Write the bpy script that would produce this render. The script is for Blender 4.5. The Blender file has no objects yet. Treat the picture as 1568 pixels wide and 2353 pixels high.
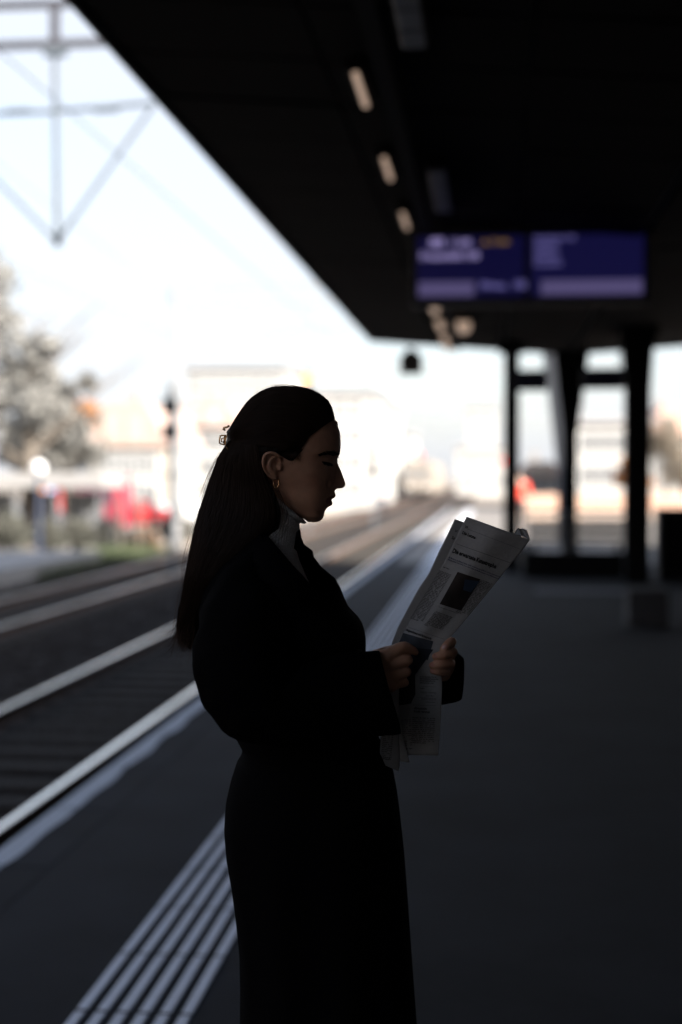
import bpy, bmesh, math, random
import numpy as np
from mathutils import Vector, Matrix
random.seed(7); rng = np.random.default_rng(7)
S = bpy.context.scene
COL = S.collection

# ------------------------------------------------------------------ camera
YAW = math.radians(6.04); PITCH = math.radians(1.375); CAMZ = 1.56; F = 3268.0
cam_d = bpy.data.cameras.new('camera'); cam = bpy.data.objects.new('camera', cam_d); COL.objects.link(cam)
cam.location = (0, 0, CAMZ); cam.rotation_euler = (math.pi/2 - PITCH, 0, YAW)
cam_d.sensor_fit = 'VERTICAL'; cam_d.sensor_height = 36.0; cam_d.lens = 50.0
cam_d.clip_start = 0.05; cam_d.clip_end = 3000
cam_d.dof.use_dof = True; cam_d.dof.focus_distance = 2.40; cam_d.dof.aperture_fstop = 1.8
S.camera = cam

# ------------------------------------------------------------------ world, sun, exposure
SUNV = Vector((1.5, -1.0, 1.0)).normalized()
SUN_EL = math.asin(SUNV.z); SUN_AZ = math.atan2(SUNV.x, SUNV.y)
w = bpy.data.worlds.new('World'); S.world = w; w.use_nodes = True
nt = w.node_tree; bg = nt.nodes['Background']
sky = nt.nodes.new('ShaderNodeTexSky'); sky.sky_type = 'NISHITA'; sky.sun_disc = False
sky.sun_elevation = SUN_EL; sky.sun_rotation = SUN_AZ
sky.air_density = 1.0; sky.dust_density = 2.5; sky.ozone_density = 1.0
# thin bright cloud veil with soft patches, faded overhead to cut skylight in shade
tc = nt.nodes.new('ShaderNodeTexCoord'); mp = nt.nodes.new('ShaderNodeMapping'); mp.inputs['Scale'].default_value = (1.2, 1.2, 4.0)
nz = nt.nodes.new('ShaderNodeTexNoise'); nz.inputs['Scale'].default_value = 2.2; nz.inputs['Detail'].default_value = 5
rp = nt.nodes.new('ShaderNodeValToRGB'); rp.color_ramp.elements[0].position = .35; rp.color_ramp.elements[0].color = (.55,.55,.55,1)
rp.color_ramp.elements[1].position = .62; rp.color_ramp.elements[1].color = (.92,.92,.92,1)
mx = nt.nodes.new('ShaderNodeMixRGB'); mx.inputs[2].default_value = (2.46, 2.53, 2.70, 1)
nt.links.new(tc.outputs['Generated'], mp.inputs[0]); nt.links.new(mp.outputs[0], nz.inputs['Vector'])
sx_ = nt.nodes.new('ShaderNodeSeparateXYZ'); mr = nt.nodes.new('ShaderNodeMapRange'); mr.inputs[1].default_value = .38; mr.inputs[2].default_value = .75
mr.inputs[3].default_value = 1.0; mr.inputs[4].default_value = .12; mr.interpolation_type = 'SMOOTHSTEP'; mu = nt.nodes.new('ShaderNodeMath'); mu.operation = 'MULTIPLY'
nt.links.new(tc.outputs['Generated'], sx_.inputs[0]); nt.links.new(sx_.outputs[2], mr.inputs[0])
nt.links.new(nz.outputs['Fac'], rp.inputs[0]); nt.links.new(rp.outputs[0], mu.inputs[0]); nt.links.new(mr.outputs[0], mu.inputs[1]); nt.links.new(mu.outputs[0], mx.inputs[0])
nt.links.new(sky.outputs[0], mx.inputs[1]); nt.links.new(mx.outputs[0], bg.inputs[0])
bg.inputs[1].default_value = 0.10
sd = bpy.data.lights.new('sun', 'SUN'); sd.energy = 5.0; sd.angle = math.radians(.5); sd.color = (1, .93, .84)
sun = bpy.data.objects.new('sun', sd); COL.objects.link(sun)
sun.rotation_euler = (-SUNV).to_track_quat('-Z', 'Y').to_euler(); sun.location = (20, -20, 30)
EXPO = 1.98
S.view_settings.view_transform = 'Standard'; S.view_settings.look = 'None'
S.view_settings.exposure = EXPO; S.view_settings.gamma = 1; S.view_settings.use_curve_mapping = False
S.render.engine = 'CYCLES'; S.cycles.use_denoising = True
S.cycles.max_bounces = 8; S.cycles.sample_clamp_indirect = 6
EG = 2 ** EXPO

# ------------------------------------------------------------------ helpers
def ray(px, py):
    a = (px-784)/F; b = -(py-1176.5)/F
    fwd = math.cos(PITCH) + b*math.sin(PITCH); z = -math.sin(PITCH) + b*math.cos(PITCH)
    return Vector((a*math.cos(YAW) - fwd*math.sin(YAW), a*math.sin(YAW) + fwd*math.cos(YAW), z))
def at(px, py, Y=None, Z=None):
    """world point seen at photo position (px,py of a 1568x2353 copy) at world depth Y or height Z"""
    r = ray(px, py)
    t = Y/r.y if Y is not None else (Z-CAMZ)/r.z
    return Vector((r.x*t, r.y*t, CAMZ + r.z*t))

def mat(name, col, rough=.7, metal=0, bump=0, scale=20, var=0, emit=None, estr=1, spec=.5, alpha=None, detail=6, stretch=None):
    m = bpy.data.materials.new(name); m.use_nodes = True; n = m.node_tree.nodes; l = m.node_tree.links
    b = n['Principled BSDF']; b.inputs['Base Color'].default_value = (*col, 1); b.inputs['Roughness'].default_value = rough
    b.inputs['Metallic'].default_value = metal; b.inputs['Specular IOR Level'].default_value = spec
    if emit: b.inputs['Emission Color'].default_value = (*emit, 1); b.inputs['Emission Strength'].default_value = estr
    if bump or var:
        t = n.new('ShaderNodeTexCoord'); z = n.new('ShaderNodeTexNoise'); z.inputs['Scale'].default_value = scale; z.inputs['Detail'].default_value = detail
        if stretch:
            mpn = n.new('ShaderNodeMapping'); mpn.inputs['Scale'].default_value = stretch
            l.new(t.outputs['Object'], mpn.inputs[0]); l.new(mpn.outputs[0], z.inputs['Vector'])
        else: l.new(t.outputs['Object'], z.inputs['Vector'])
        if var:
            r = n.new('ShaderNodeValToRGB'); e = r.color_ramp.elements
            e[0].position = .3; e[1].position = .7
            e[0].color = (*[c*(1-var) for c in col], 1); e[1].color = (*[min(1, c*(1+var)) for c in col], 1)
            l.new(z.outputs['Fac'], r.inputs[0]); l.new(r.outputs[0], b.inputs['Base Color'])
        if bump:
            bp = n.new('ShaderNodeBump'); bp.inputs['Strength'].default_value = bump; bp.inputs['Distance'].default_value = .01
            l.new(z.outputs['Fac'], bp.inputs['Height']); l.new(bp.outputs[0], b.inputs['Normal'])
    return m

def link(name, me, m=None, parent=None, loc=None):
    o = bpy.data.objects.new(name, me); COL.objects.link(o)
    if m is not None and me is not None and not me.materials:
        for x in (m if isinstance(m, (list, tuple)) else [m]): me.materials.append(x)
    if parent: o.parent = parent
    if loc is not None: o.location = loc
    return o
def tag(o, label=None, cat=None, group=None, kind=None):
    if label: o['label'] = label
    if cat: o['category'] = cat
    if group: o['group'] = group
    if kind: o['kind'] = kind
    return o
def thing(name, label, cat, loc=(0,0,0), rz=0, group=None):
    o = bpy.data.objects.new(name, None); COL.objects.link(o); o.location = loc; o.rotation_euler = (0,0,rz); o.empty_display_size = .1
    return tag(o, label, cat, group)
class MB:
    """collects shapes for one mesh"""
    def __init__(s): s.v = []; s.f = []
    def add(s, v, f):
        k = len(s.v); s.v += [tuple(p) for p in v]; s.f += [tuple(i+k for i in q) for q in f]; return s
    def box(s, x0, x1, y0, y1, z0, z1, bev=0):
        if bev:
            bm = bmesh.new(); bmesh.ops.create_cube(bm, size=1)
            for q in bm.verts: q.co = Vector(((x0+x1)/2+q.co.x*(x1-x0), (y0+y1)/2+q.co.y*(y1-y0), (z0+z1)/2+q.co.z*(z1-z0)))
            bmesh.ops.bevel(bm, geom=bm.edges[:], offset=bev, segments=1, affect='EDGES')
            bm.verts.index_update(); s.add([q.co for q in bm.verts], [[q.index for q in g.verts] for g in bm.faces]); bm.free(); return s
        v = [(x0,y0,z0),(x1,y0,z0),(x1,y1,z0),(x0,y1,z0),(x0,y0,z1),(x1,y0,z1),(x1,y1,z1),(x0,y1,z1)]
        return s.add(v, [(0,3,2,1),(4,5,6,7),(0,1,5,4),(1,2,6,5),(2,3,7,6),(3,0,4,7)])
    def tube(s, pts, rad, n=8, cap=True, squash=None):
        pts = [Vector(p) for p in pts]; m = len(pts)
        rad = [rad]*m if not hasattr(rad, '__len__') else rad
        rings = []; up = None
        for i, p in enumerate(pts):
            d = (pts[min(i+1,m-1)] - pts[max(i-1,0)]).normalized()
            if up is None:
                up = Vector((0,0,1)) if abs(d.z) < .9 else Vector((1,0,0))
            a = d.cross(up).normalized(); b = a.cross(d).normalized(); up = b
            rr = rad[i]
            rings.append([p + (a*math.cos(t)+b*math.sin(t))*rr for t in [2*math.pi*k/n for k in range(n)]])
        v = [q for r in rings for q in r]; f = []
        for i in range(m-1):
            for k in range(n): f.append((i*n+k, i*n+(k+1)%n, (i+1)*n+(k+1)%n, (i+1)*n+k))
        if cap: f.append(tuple(range(n-1,-1,-1))); f.append(tuple((m-1)*n+k for k in range(n)))
        return s.add(v, f)
    def sphere(s, c, r, n=12, sq=(1,1,1)):
        bm = bmesh.new(); bmesh.ops.create_uvsphere(bm, u_segments=n, v_segments=max(6,n*2//3), radius=1)
        bm.verts.index_update(); c = Vector(c)
        s.add([(c.x+q.co.x*r*sq[0], c.y+q.co.y*r*sq[1], c.z+q.co.z*r*sq[2]) for q in bm.verts], [[q.index for q in g.verts] for g in bm.faces]); bm.free(); return s
    def prism(s, poly, y0, y1, axis='y'):
        n = len(poly); g = (lambda a,b,c: (a,c,b)) if axis == 'y' else ((lambda a,b,c: (c,a,b)) if axis == 'x' else (lambda a,b,c: (a,b,c)))
        v = [g(a,b,y0) for a,b in poly] + [g(a,b,y1) for a,b in poly]
        return s.add(v, [tuple(range(n)), tuple(range(2*n-1,n-1,-1))] + [(i,(i+1)%n,n+(i+1)%n,n+i) for i in range(n)])
    def mesh(s, name='m', smooth=False):
        me = bpy.data.meshes.new(name); me.from_pydata(s.v, [], s.f)
        bm = bmesh.new(); bm.from_mesh(me); bmesh.ops.recalc_face_normals(bm, faces=bm.faces[:]); bm.to_mesh(me); bm.free()
        if smooth: me.polygons.foreach_set('use_smooth', [True]*len(me.polygons))
        me.update(); return me
    def build(s, name, m, parent=None, smooth=False, loc=None):
        return link(name, s.mesh(name, smooth), m, parent, loc)
def repeat(o, loc, rot=None):
    c = o.copy(); COL.objects.link(c); c.parent = o.parent; c.location = loc
    if rot: c.rotation_euler = rot
    return c
def fast_mesh(name, verts, faces, m, parent=None, smooth=False):
    me = bpy.data.meshes.new(name); verts = np.asarray(verts, dtype=np.float32); faces = np.asarray(faces, dtype=np.int32)
    me.vertices.add(len(verts)); me.vertices.foreach_set('co', verts.ravel())
    k = faces.shape[1]; me.loops.add(faces.size); me.loops.foreach_set('vertex_index', faces.ravel())
    me.polygons.add(len(faces)); me.polygons.foreach_set('loop_start', np.arange(0, faces.size, k, dtype=np.int32))
    me.update(calc_edges=True); me.validate()
    if smooth: me.polygons.foreach_set('use_smooth', [True]*len(me.polygons))
    return link(name, me, m, parent)
def text_mesh(body, size, bold=0, align='LEFT', res=2, shear=0, line=1.0, width=None):
    c = bpy.data.curves.new('t', 'FONT'); c.body = body; c.size = size; c.align_x = align; c.resolution_u = res
    c.offset = bold; c.shear = shear; c.space_line = line
    if width: c.text_boxes[0].width = width; c.align_x = 'JUSTIFY'
    o = bpy.data.objects.new('t', c); COL.objects.link(o)
    dg = bpy.context.evaluated_depsgraph_get(); dg.update(); me = bpy.data.meshes.new_from_object(o.evaluated_get(dg))
    bpy.data.objects.remove(o); bpy.data.curves.remove(c); me.materials.clear(); return me

# ------------------------------------------------------------------ materials
M = {}
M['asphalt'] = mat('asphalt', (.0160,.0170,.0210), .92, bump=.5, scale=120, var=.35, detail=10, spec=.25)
_n = M['asphalt'].node_tree; _b = _n.nodes['Principled BSDF']; _c = _b.inputs['Base Color'].links[0].from_socket
_t = _n.nodes.new('ShaderNodeTexCoord'); _z = _n.nodes.new('ShaderNodeTexNoise'); _z.inputs['Scale'].default_value = 1.3; _z.inputs['Detail'].default_value = 7; _z.inputs['Roughness'].default_value = .65
_v = _n.nodes.new('ShaderNodeTexVoronoi'); _v.inputs['Scale'].default_value = 3.2; _r2 = _n.nodes.new('ShaderNodeValToRGB'); _r2.color_ramp.elements[0].position = .035; _r2.color_ramp.elements[0].color = (.45,.45,.45,1); _r2.color_ramp.elements[1].position = .06; _r2.color_ramp.elements[1].color = (1,1,1,1)
_r = _n.nodes.new('ShaderNodeValToRGB'); _r.color_ramp.elements[0].position = .32; _r.color_ramp.elements[0].color = (.62,.62,.62,1); _r.color_ramp.elements[1].position = .68; _r.color_ramp.elements[1].color = (1.35,1.35,1.35,1)
_m = _n.nodes.new('ShaderNodeMixRGB'); _m.blend_type = 'MULTIPLY'; _m.inputs[0].default_value = 1; _m2 = _n.nodes.new('ShaderNodeMixRGB'); _m2.blend_type = 'MULTIPLY'; _m2.inputs[0].default_value = 1
_n.links.new(_t.outputs['Object'], _z.inputs['Vector']); _n.links.new(_t.outputs['Object'], _v.inputs['Vector']); _n.links.new(_z.outputs['Fac'], _r.inputs[0]); _n.links.new(_v.outputs['Distance'], _r2.inputs[0])
_n.links.new(_c, _m.inputs[1]); _n.links.new(_r.outputs[0], _m.inputs[2]); _n.links.new(_m.outputs[0], _m2.inputs[1]); _n.links.new(_r2.outputs[0], _m2.inputs[2]); _n.links.new(_m2.outputs[0], _b.inputs['Base Color'])
M['platform_side'] = mat('platform_side', (.12,.12,.12), .9, bump=.4, scale=15, var=.3)
M['coping'] = mat('coping', (.50,.52,.56), .8, bump=.4, scale=60, var=.2)
M['tactile'] = mat('tactile_paint', (.78,.80,.86), .75, bump=.5, scale=90, var=.14)
M['ballast'] = mat('ballast', (.040,.035,.032), .95, bump=1, scale=30, var=.6, spec=.05)
M['stone'] = mat('ballast_stone', (.045,.040,.037), .9, bump=.6, scale=60, var=.45, spec=.08)
M['sleeper'] = mat('sleeper', (.04,.036,.032), .9, bump=.5, scale=30, var=.3, spec=.1)
M['rail_side'] = mat('rail_side', (.09,.055,.04), .85, metal=.2, bump=.3, scale=50, var=.3)
M['rail_top'] = mat('rail_top', (.86,.88,.90), .20, metal=1.0, bump=.05, scale=8, stretch=(40,.6,1))
M['ground'] = mat('ground', (.20,.17,.14), .95, bump=.5, scale=3, var=.3)
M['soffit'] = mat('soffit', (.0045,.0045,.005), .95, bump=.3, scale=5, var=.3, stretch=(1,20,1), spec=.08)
M['steel_dark'] = mat('steel_dark', (.007,.007,.008), .8, bump=.15, scale=30, var=.2, spec=.15)
M['steel_grey'] = mat('steel_grey', (.30,.31,.32), .5, metal=.6, bump=.2, scale=20, var=.2)
M['galv'] = mat('galvanised', (.085,.105,.125), .7, bump=.2, scale=20, var=.2)
M['fascia'] = mat('fascia', (.015,.015,.017), .6, var=.2, scale=6)
M['concrete'] = mat('concrete', (.22,.215,.21), .9, bump=.4, scale=18, var=.2)
M['wall_cream'] = mat('wall_cream', (.31,.285,.25), .9, bump=.3, scale=4, var=.07)
M['wall_white'] = mat('wall_white', (.34,.335,.325), .9, bump=.3, scale=4, var=.06)
M['wall_grey'] = mat('wall_grey', (.265,.265,.26), .9, bump=.3, scale=4, var=.08)
M['roof_tile'] = mat('roof_tile', (.50,.30,.24), .9, bump=.6, scale=8, var=.2)
M['roof_grey'] = mat('roof_grey', (.30,.30,.31), .8, bump=.3, scale=8, var=.2)
M['window'] = mat('window_glass', (.145,.15,.155), .3, spec=.6)
M['frame_w'] = mat('window_frame', (.7,.7,.68), .6, var=.05, scale=9)
M['leaf'] = mat('leaf', (.10,.115,.055), .8, var=.45, scale=1.2)
M['leaf_grey'] = mat('leaf_grey', (.19,.187,.175), .85, var=.4, scale=1.3)
M['leaf_orange'] = mat('leaf_orange', (.42,.19,.07), .8, var=.3, scale=2)
M['bark'] = mat('bark', (.10,.085,.07), .95, bump=1, scale=12, var=.4)
M['grass'] = mat('grass', (.05,.065,.03), .9, var=.4, scale=3)
M['red'] = mat('red_paint', (.45,.03,.035), .35, spec=.6, bump=.02, scale=3, var=.1)
M['car_white'] = mat('white_paint', (.7,.7,.7), .35, var=.04, scale=3)
M['car_grey'] = mat('grey_paint', (.22,.23,.25), .35, metal=.4, var=.05, scale=3)
M['rubber'] = mat('rubber', (.02,.02,.02), .85, bump=.1, scale=60)
M['chrome'] = mat('bright_metal', (.8,.8,.8), .2, metal=1, bump=.02, scale=10)
M['orange'] = mat('orange_panel', (.8,.30,.05), .5, var=.08, scale=3)
M['blackbox'] = mat('blackbox', (.02,.02,.022), .6, var=.2, scale=8)
M['lamp_on'] = mat('lamp_tube', (.8,.7,.6), .5, emit=(1.0,.70,.52), estr=.42/EG)
M['lamp_dim'] = mat('lamp_diffuser', (.20,.21,.23), .5, var=.1, scale=4)
M['red_light'] = mat('red_light', (.5,.02,.02), .4, emit=(1,.05,.05), estr=5/EG)
M['orange_light'] = mat('orange_light', (.6,.3,.02), .4, emit=(1,.36,.08), estr=4.5/EG)
M['globe'] = mat('globe', (.85,.85,.85), .3, var=.03, scale=4)
# ------------------------------------------------------------------ ground and tracks
RT = -0.55                      # top of rail below platform surface
GZ = -0.76
def sheet(name, x0, x1, y0, y1, z, m, kind='structure', nx=1, ny=1, wob=0):
    xs = np.linspace(x0, x1, nx+1); ys = np.linspace(y0, y1, ny+1)
    v = [(x, y, z + (wob*(random.random()-.5) if 0 < i < nx else 0)) for y in ys for i, x in enumerate(xs)]
    f = [(j*(nx+1)+i, j*(nx+1)+i+1, (j+1)*(nx+1)+i+1, (j+1)*(nx+1)+i) for j in range(ny) for i in range(nx)]
    o = fast_mesh(name, v, f, m); o['kind'] = kind; return o
ground = sheet('ground', -700, 700, -300, 1400, -0.98, M['ground'])
bed = MB(); prof = [(-10.6,-.97),(-9.9,-.78),(-2.3,-.76),(-2.05,-.76),(-2.05,-.97)]
bed.v = []; 
bed = MB().prism(prof, -25, 420, 'y').build('ballast_bed', M['ballast']); bed['kind'] = 'structure'

def stones(n, x0, x1, y0, y1, z, smin, smax, seed):
    r = np.random.default_rng(seed)
    base = np.array([(1,0,0),(-1,0,0),(0,1,0),(0,-1,0),(0,0,1),(0,0,-1)], float)
    fc = np.array([(0,2,4),(2,1,4),(1,3,4),(3,0,4),(2,0,5),(1,2,5),(3,1,5),(0,3,5)])
    y = y0 + (y1-y0)*r.random(n)**1.6; x = x0+(x1-x0)*r.random(n)
    sz = (smin+(smax-smin)*r.random((n,1,1)))*(.6+.8*r.random((n,6,1)))
    q = base[None]*sz; a = r.random(n)*6.28; b = r.random(n)*6.28
    ca, sa, cb, sb = np.cos(a)[:,None], np.sin(a)[:,None], np.cos(b)[:,None], np.sin(b)[:,None]
    X = q[...,0]*ca - q[...,1]*sa; Y = q[...,0]*sa + q[...,1]*ca; Z = q[...,2]
    Y2 = Y*cb - Z*sb; Z2 = Y*sb + Z*cb
    v = np.stack([X + x[:,None], Y2 + y[:,None], Z2 + z + (r.random(n)*.03)[:,None]], -1).reshape(-1,3)
    f = (fc[None] + (np.arange(n)*6)[:,None,None]).reshape(-1,3)
    return v, f
v, f = stones(42000, -10.2, -2.1, 3.5, 45, -.755, .018, .036, 3)
o = fast_mesh('ballast_stones', v, f, M['stone']); tag(o, 'loose grey brown ballast stones between and beside the rails', 'gravel', kind='stuff')

rail_prof = [(-.07,0),(.07,0),(.07,.015),(.012,.035),(.012,.125),(.036,.135),(.036,.168),(-.036,.168),(-.036,.135),(-.012,.125),(-.012,.035),(-.07,.015)]
sleeper_me = MB().box(-1.25,1.25,-.12,.12,-.10,.03,bev=.02).mesh('sleeper')
def track(cx, label):
    t = thing('railway_track', label, 'railway track', (cx, 0, RT-.172), group='railway tracks beside the platform')
    for sx in (-1, 1):
        r = MB().prism([(a+sx*.7525, b) for a, b in rail_prof], -25, 420, 'y').build('rail', M['rail_side'], t)
        MB().prism([(sx*.7525-.030,.1685),(sx*.7525+.030,.1685),(sx*.7525+.025,.1725),(sx*.7525-.025,.1725)], -25, 420, 'y').build('rail_head', M['rail_top'], r)
    y = 2.4; first = None
    while y < 72:
        if first is None: first = link('sleeper', sleeper_me, M['sleeper'], t, (0, y, 0))
        else: repeat(first, (random.uniform(-.01,.01), y, random.uniform(-.004,.004)))
        y += .6
    return t
track(-3.70, 'railway track with two shiny rails nearest the platform edge')
track(-7.70, 'second railway track further left, beyond the near track')
for cx in (-11.9,):
    pass

# ------------------------------------------------------------------ platform
PX0, PX1, PY0, PY1 = -2.05, 7.4, -26, 70
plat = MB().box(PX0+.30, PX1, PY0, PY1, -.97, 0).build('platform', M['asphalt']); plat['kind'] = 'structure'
ext = MB().box(PX0+.30, PX1, 26.0, PY1-.01, .0005, .004).build('far_platform_sun_tone', mat('sunlit_paving_tone', (.17,.155,.14), .9, bump=.3, scale=12, var=.2), plat)  # paler sheet beyond the canopy end; sunlit brightness is put into its colour
side = MB().box(PX0+.02, PX0+.298, PY0, PY1, -.97, -.125).build('platform_wall', M['platform_side'], plat)
cop = MB()
# edge stones: dark coping blocks with a pale worn band on the outer 14 cm
edge_me = MB().box(-.15,.15,-.495,.495,-.12,0,bev=.006).mesh('edge_stone')
e0 = None; y = 2.0; k = 0
while y < 70:
    if e0 is None: e0 = link('edge_stone', edge_me, M['asphalt'], plat, (PX0+.149, y, 0))
    else: repeat(e0, (PX0+.149, y, 0))
    # painted band with a scalloped inner edge
    if k < 4:
        vs = []; n = 14
        for i in range(n+1):
            yy = -.495 + .99*i/n; wv = .102 + .010*math.sin(math.pi*(i/n)*1.0+.4*k) + .008*math.sin(9*i/n+k*2)
            vs += [(-.146, yy, .0035), (-.146+wv, yy, .0035)]
        me = bpy.data.meshes.new('edge_band'); me.from_pydata(vs, [], [(2*i,2*i+1,2*i+3,2*i+2) for i in range(n)]); me.materials.append(M['coping'])
        if k == 0: bands = []
        bands.append(me)
    b = link('edge_band', bands[k % 4], M['coping'], e0 if k == 0 else None)
    b.parent = plat; b.location = (PX0+.149, y, 0)
    y += 1.0; k += 1
# tactile guidance strips: six ribs in 0.5 m lengths
TX0, TX1 = -1.207, -0.858
pitch = (TX1-TX0-.036)/5
bar_me = MB().box(-.0175,.0175,-.242,.242,.0,.006,bev=.003).mesh('tactile_bar')
# phase so that the joints fall where the photograph shows them
yj = at(300, 2192.7, Z=0).y
n0 = int((yj-3.0)/.505); b0 = None
for j in range(46):
    for i in range(6):
        p = (TX0+.018+i*pitch, yj - n0*.505 + .2525 + j*.505, .0005)
        if b0 is None: b0 = link('tactile_bar', bar_me, M['tactile'], plat, p)
        else: repeat(b0, p)
m_ = MB()
for i in range(6):
    m_.box(TX0+i*pitch, TX0+i*pitch+.036, yj-n0*.505+46*.505, 69, .0045, .009)
o = m_.build('tactile_bar_far', M['tactile'], plat); o['kind'] = 'stuff'; o.name = 'distant_tactile_ribs'
# attention field across the platform in front of the stairs
c0 = None
tb = MB().box(-.018,.018,-.30,.30,0,.006,bev=.002).mesh('stud_bar')
for i in range(26):
    p = at(1232 + i*8.6, 1355, Z=0); p = Vector((p.x, 19.7, .0005))
    if c0 is None: c0 = link('stud_bar', tb, mat('worn_studs', (.16,.16,.18), .85, var=.3, scale=30), plat, p)
    else: repeat(c0, p)

# ------------------------------------------------------------------ canopy
CY0, CY1 = -24.0, 25.3
XS = [-2.13, 1.35, 6.0]; ZS = [4.0, 3.72, 4.05]
can = thing('platform_canopy', 'long dark butterfly canopy roof covering the whole platform overhead', 'canopy', (0,0,0))
def zs(x): return float(np.interp(x, XS, ZS))
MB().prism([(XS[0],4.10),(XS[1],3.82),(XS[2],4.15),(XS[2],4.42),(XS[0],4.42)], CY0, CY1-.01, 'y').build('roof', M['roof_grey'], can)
def panel(xa, xb, name):
    L = .46
    return MB().add([(xa+.01,-L,zs(xa)),(xb-.01,-L,zs(xb)),(xb-.01,L,zs(xb)),(xa+.01,L,zs(xa)),
                     (xa+.01,-L,zs(xa)+.05),(xb-.01,-L,zs(xb)+.05),(xb-.01,L,zs(xb)+.05),(xa+.01,L,zs(xa)+.05)],
                    [(0,1,2,3),(4,7,6,5),(0,4,5,1),(1,5,6,2),(2,6,7,3),(3,7,4,0)]).mesh(name)
pa = None
for (xa, xb) in ((-2.09,-.95),(-.95,.2),(.2,1.33),(1.37,3.6),(3.6,5.95)):
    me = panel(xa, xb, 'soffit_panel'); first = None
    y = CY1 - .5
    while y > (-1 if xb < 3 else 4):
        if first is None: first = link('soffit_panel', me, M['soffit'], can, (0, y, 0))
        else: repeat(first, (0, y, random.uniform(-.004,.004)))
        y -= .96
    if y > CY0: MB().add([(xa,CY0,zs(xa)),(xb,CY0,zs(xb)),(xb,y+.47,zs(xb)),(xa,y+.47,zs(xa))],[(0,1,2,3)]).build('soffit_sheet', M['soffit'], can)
MB().box(XS[0]-.03, XS[0], CY0, CY1, 3.985, 4.45).build('edge_fascia', M['fascia'], can)
MB().add([(XS[0]-.03,CY1,3.985),(XS[1],CY1,3.71),(XS[2],CY1,4.04),(XS[2],CY1,4.45),(XS[0]-.03,CY1,4.45),
          (XS[0]-.03,CY1+.03,3.985),(XS[1],CY1+.03,3.71),(XS[2],CY1+.03,4.04),(XS[2],CY1+.03,4.45),(XS[0]-.03,CY1+.03,4.45)],
         [(0,1,2,3,4),(9,8,7,6,5),(0,5,6,1),(1,6,7,2),(2,7,8,3),(3,8,9,4),(4,9,5,0)]).build('end_fascia', M['fascia'], can)
for x in (-.60,):
    MB().box(x-.05, x+.05, 2, CY1-.3, zs(x)-.09, zs(x)-.02).build('cable_tray', M['steel_dark'], can)
for y in (7, 12.2, 17.4, 22.6):
    MB().box(-2.05, 5.9, y-.05, y+.05, 3.70, 3.80).build('cross_beam', M['steel_dark'], can) if False else None

# lamps hung in two rows
LX = -.757
lampA = None
def make_lamp(label, x, y, on=True, ln=.9, wd=.09):
    z = zs(x)-.055
    t = thing('ceiling_lamp', label, 'lamp', (x, y, z), group='tube lamps in a row under the canopy')
    MB().box(-wd/2-.015, wd/2+.015, -ln/2-.02, ln/2+.02, -.02, .05, bev=.008).build('housing', M['steel_dark'], t)
    MB().tube([(0,-ln/2,-.035),(0,ln/2,-.035)], .020 if wd < .1 else (.055 if wd < .2 else .10), n=10).build('tube', M['lamp_on'] if on else M['lamp_dim'], t, smooth=False)
    return t
spots = [(8.24,'nearest and largest lit tube lamp under the dark canopy'),(10.35,'second lit tube lamp from the camera under the canopy'),
         (12.45,'third lit tube lamp, just above the left end of the blue display'),(18.8,'lit lamp directly below the lower left corner of the blue display'),
         (20.9,'lit lamp in the middle of the three small ones below the display'),(23.0,'lowest of the three small lit lamps below the display'),
         (24.7,'farthest lamp at the canopy end, seen against the sky')]
for y, lb in spots: make_lamp(lb, LX, y, ln=.66 if y < 17 else .75, wd=.09 if y < 17 else .15)
t = make_lamp('round warm lit lamp right of the three small lamps below the display', -.41, 20.7, ln=.6, wd=.34)
for y, ln, lb in ((6.9,1.0,'long unlit pale luminaire at the top of the frame'),(11.1,1.7,'long unlit grey luminaire above the blue display')):
    t = thing('luminaire', lb, 'luminaire', (-.40, y, zs(-.4)-.08), group='unlit luminaires of the second row')
    MB().box(-.075,.075,-ln/2,ln/2,0,.06,bev=.01).build('housing', M['steel_dark'], t)
    for s in (-.5,.0,.5): MB().box(-.06,.06, s*ln*.62-ln*.14, s*ln*.62+ln*.14, -.02, -.001, bev=.006).build('diffuser', M['lamp_dim'], t)

# ------------------------------------------------------------------ departure display
DY = 13.0
a = at(960, 545, Y=DY); b = at(1479, 678, Y=DY)
dx0, dx1, dz0, dz1 = a.x, b.x, b.z, a.z
dsp = thing('departure_display', 'blue departure display with two lit panels hanging under the canopy', 'display', ((dx0+dx1)/2, DY, dz0))
cx = (dx0+dx1)/2; W2 = (dx1-dx0)/2; H2 = dz1-dz0
MB().box(-W2-.06, W2+.06, .0, .28, -.06, H2+.07, bev=.012).build('housing', M['blackbox'], dsp)
def emat(name, col, k=1): return mat(name, (.01,.01,.01), .4, emit=tuple(c*k/EG for c in col), estr=1)
E_navy = emat('screen_navy', (.0030,.0026,.028)); E_navy2 = emat('screen_blue', (.0048,.0042,.036)); E_lav = emat('screen_lavender', (.078,.064,.155))
E_txt = emat('screen_text', (.24,.20,.42)); E_txt2 = emat('screen_text_small', (.085,.075,.22)); E_yel = emat('screen_yellow', (.16,.09,.02))
xm = at(1213, 600, Y=DY).x - cx
for (xa, xb, mm) in ((-W2, xm-.03, E_navy), (xm+.03, W2, E_navy2)):
    s = MB().box(xa, xb, -.006, -.001, 0, H2).build('screen', mm, dsp)
band = at(1213, 645, Y=DY).z - dz0
def flat(name, x0, x1, z0, z1, m, y=-.010): return MB().box(x0, x1, y-.001, y, z0, z1).build(name, m, dsp)
sc = (dx1-dx0)/531
flat('text_band', -W2+.01, -W2+135*sc, .012, band, E_lav); flat('text_band', xm+.12, W2-.01, .012, band, E_lav)
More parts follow.
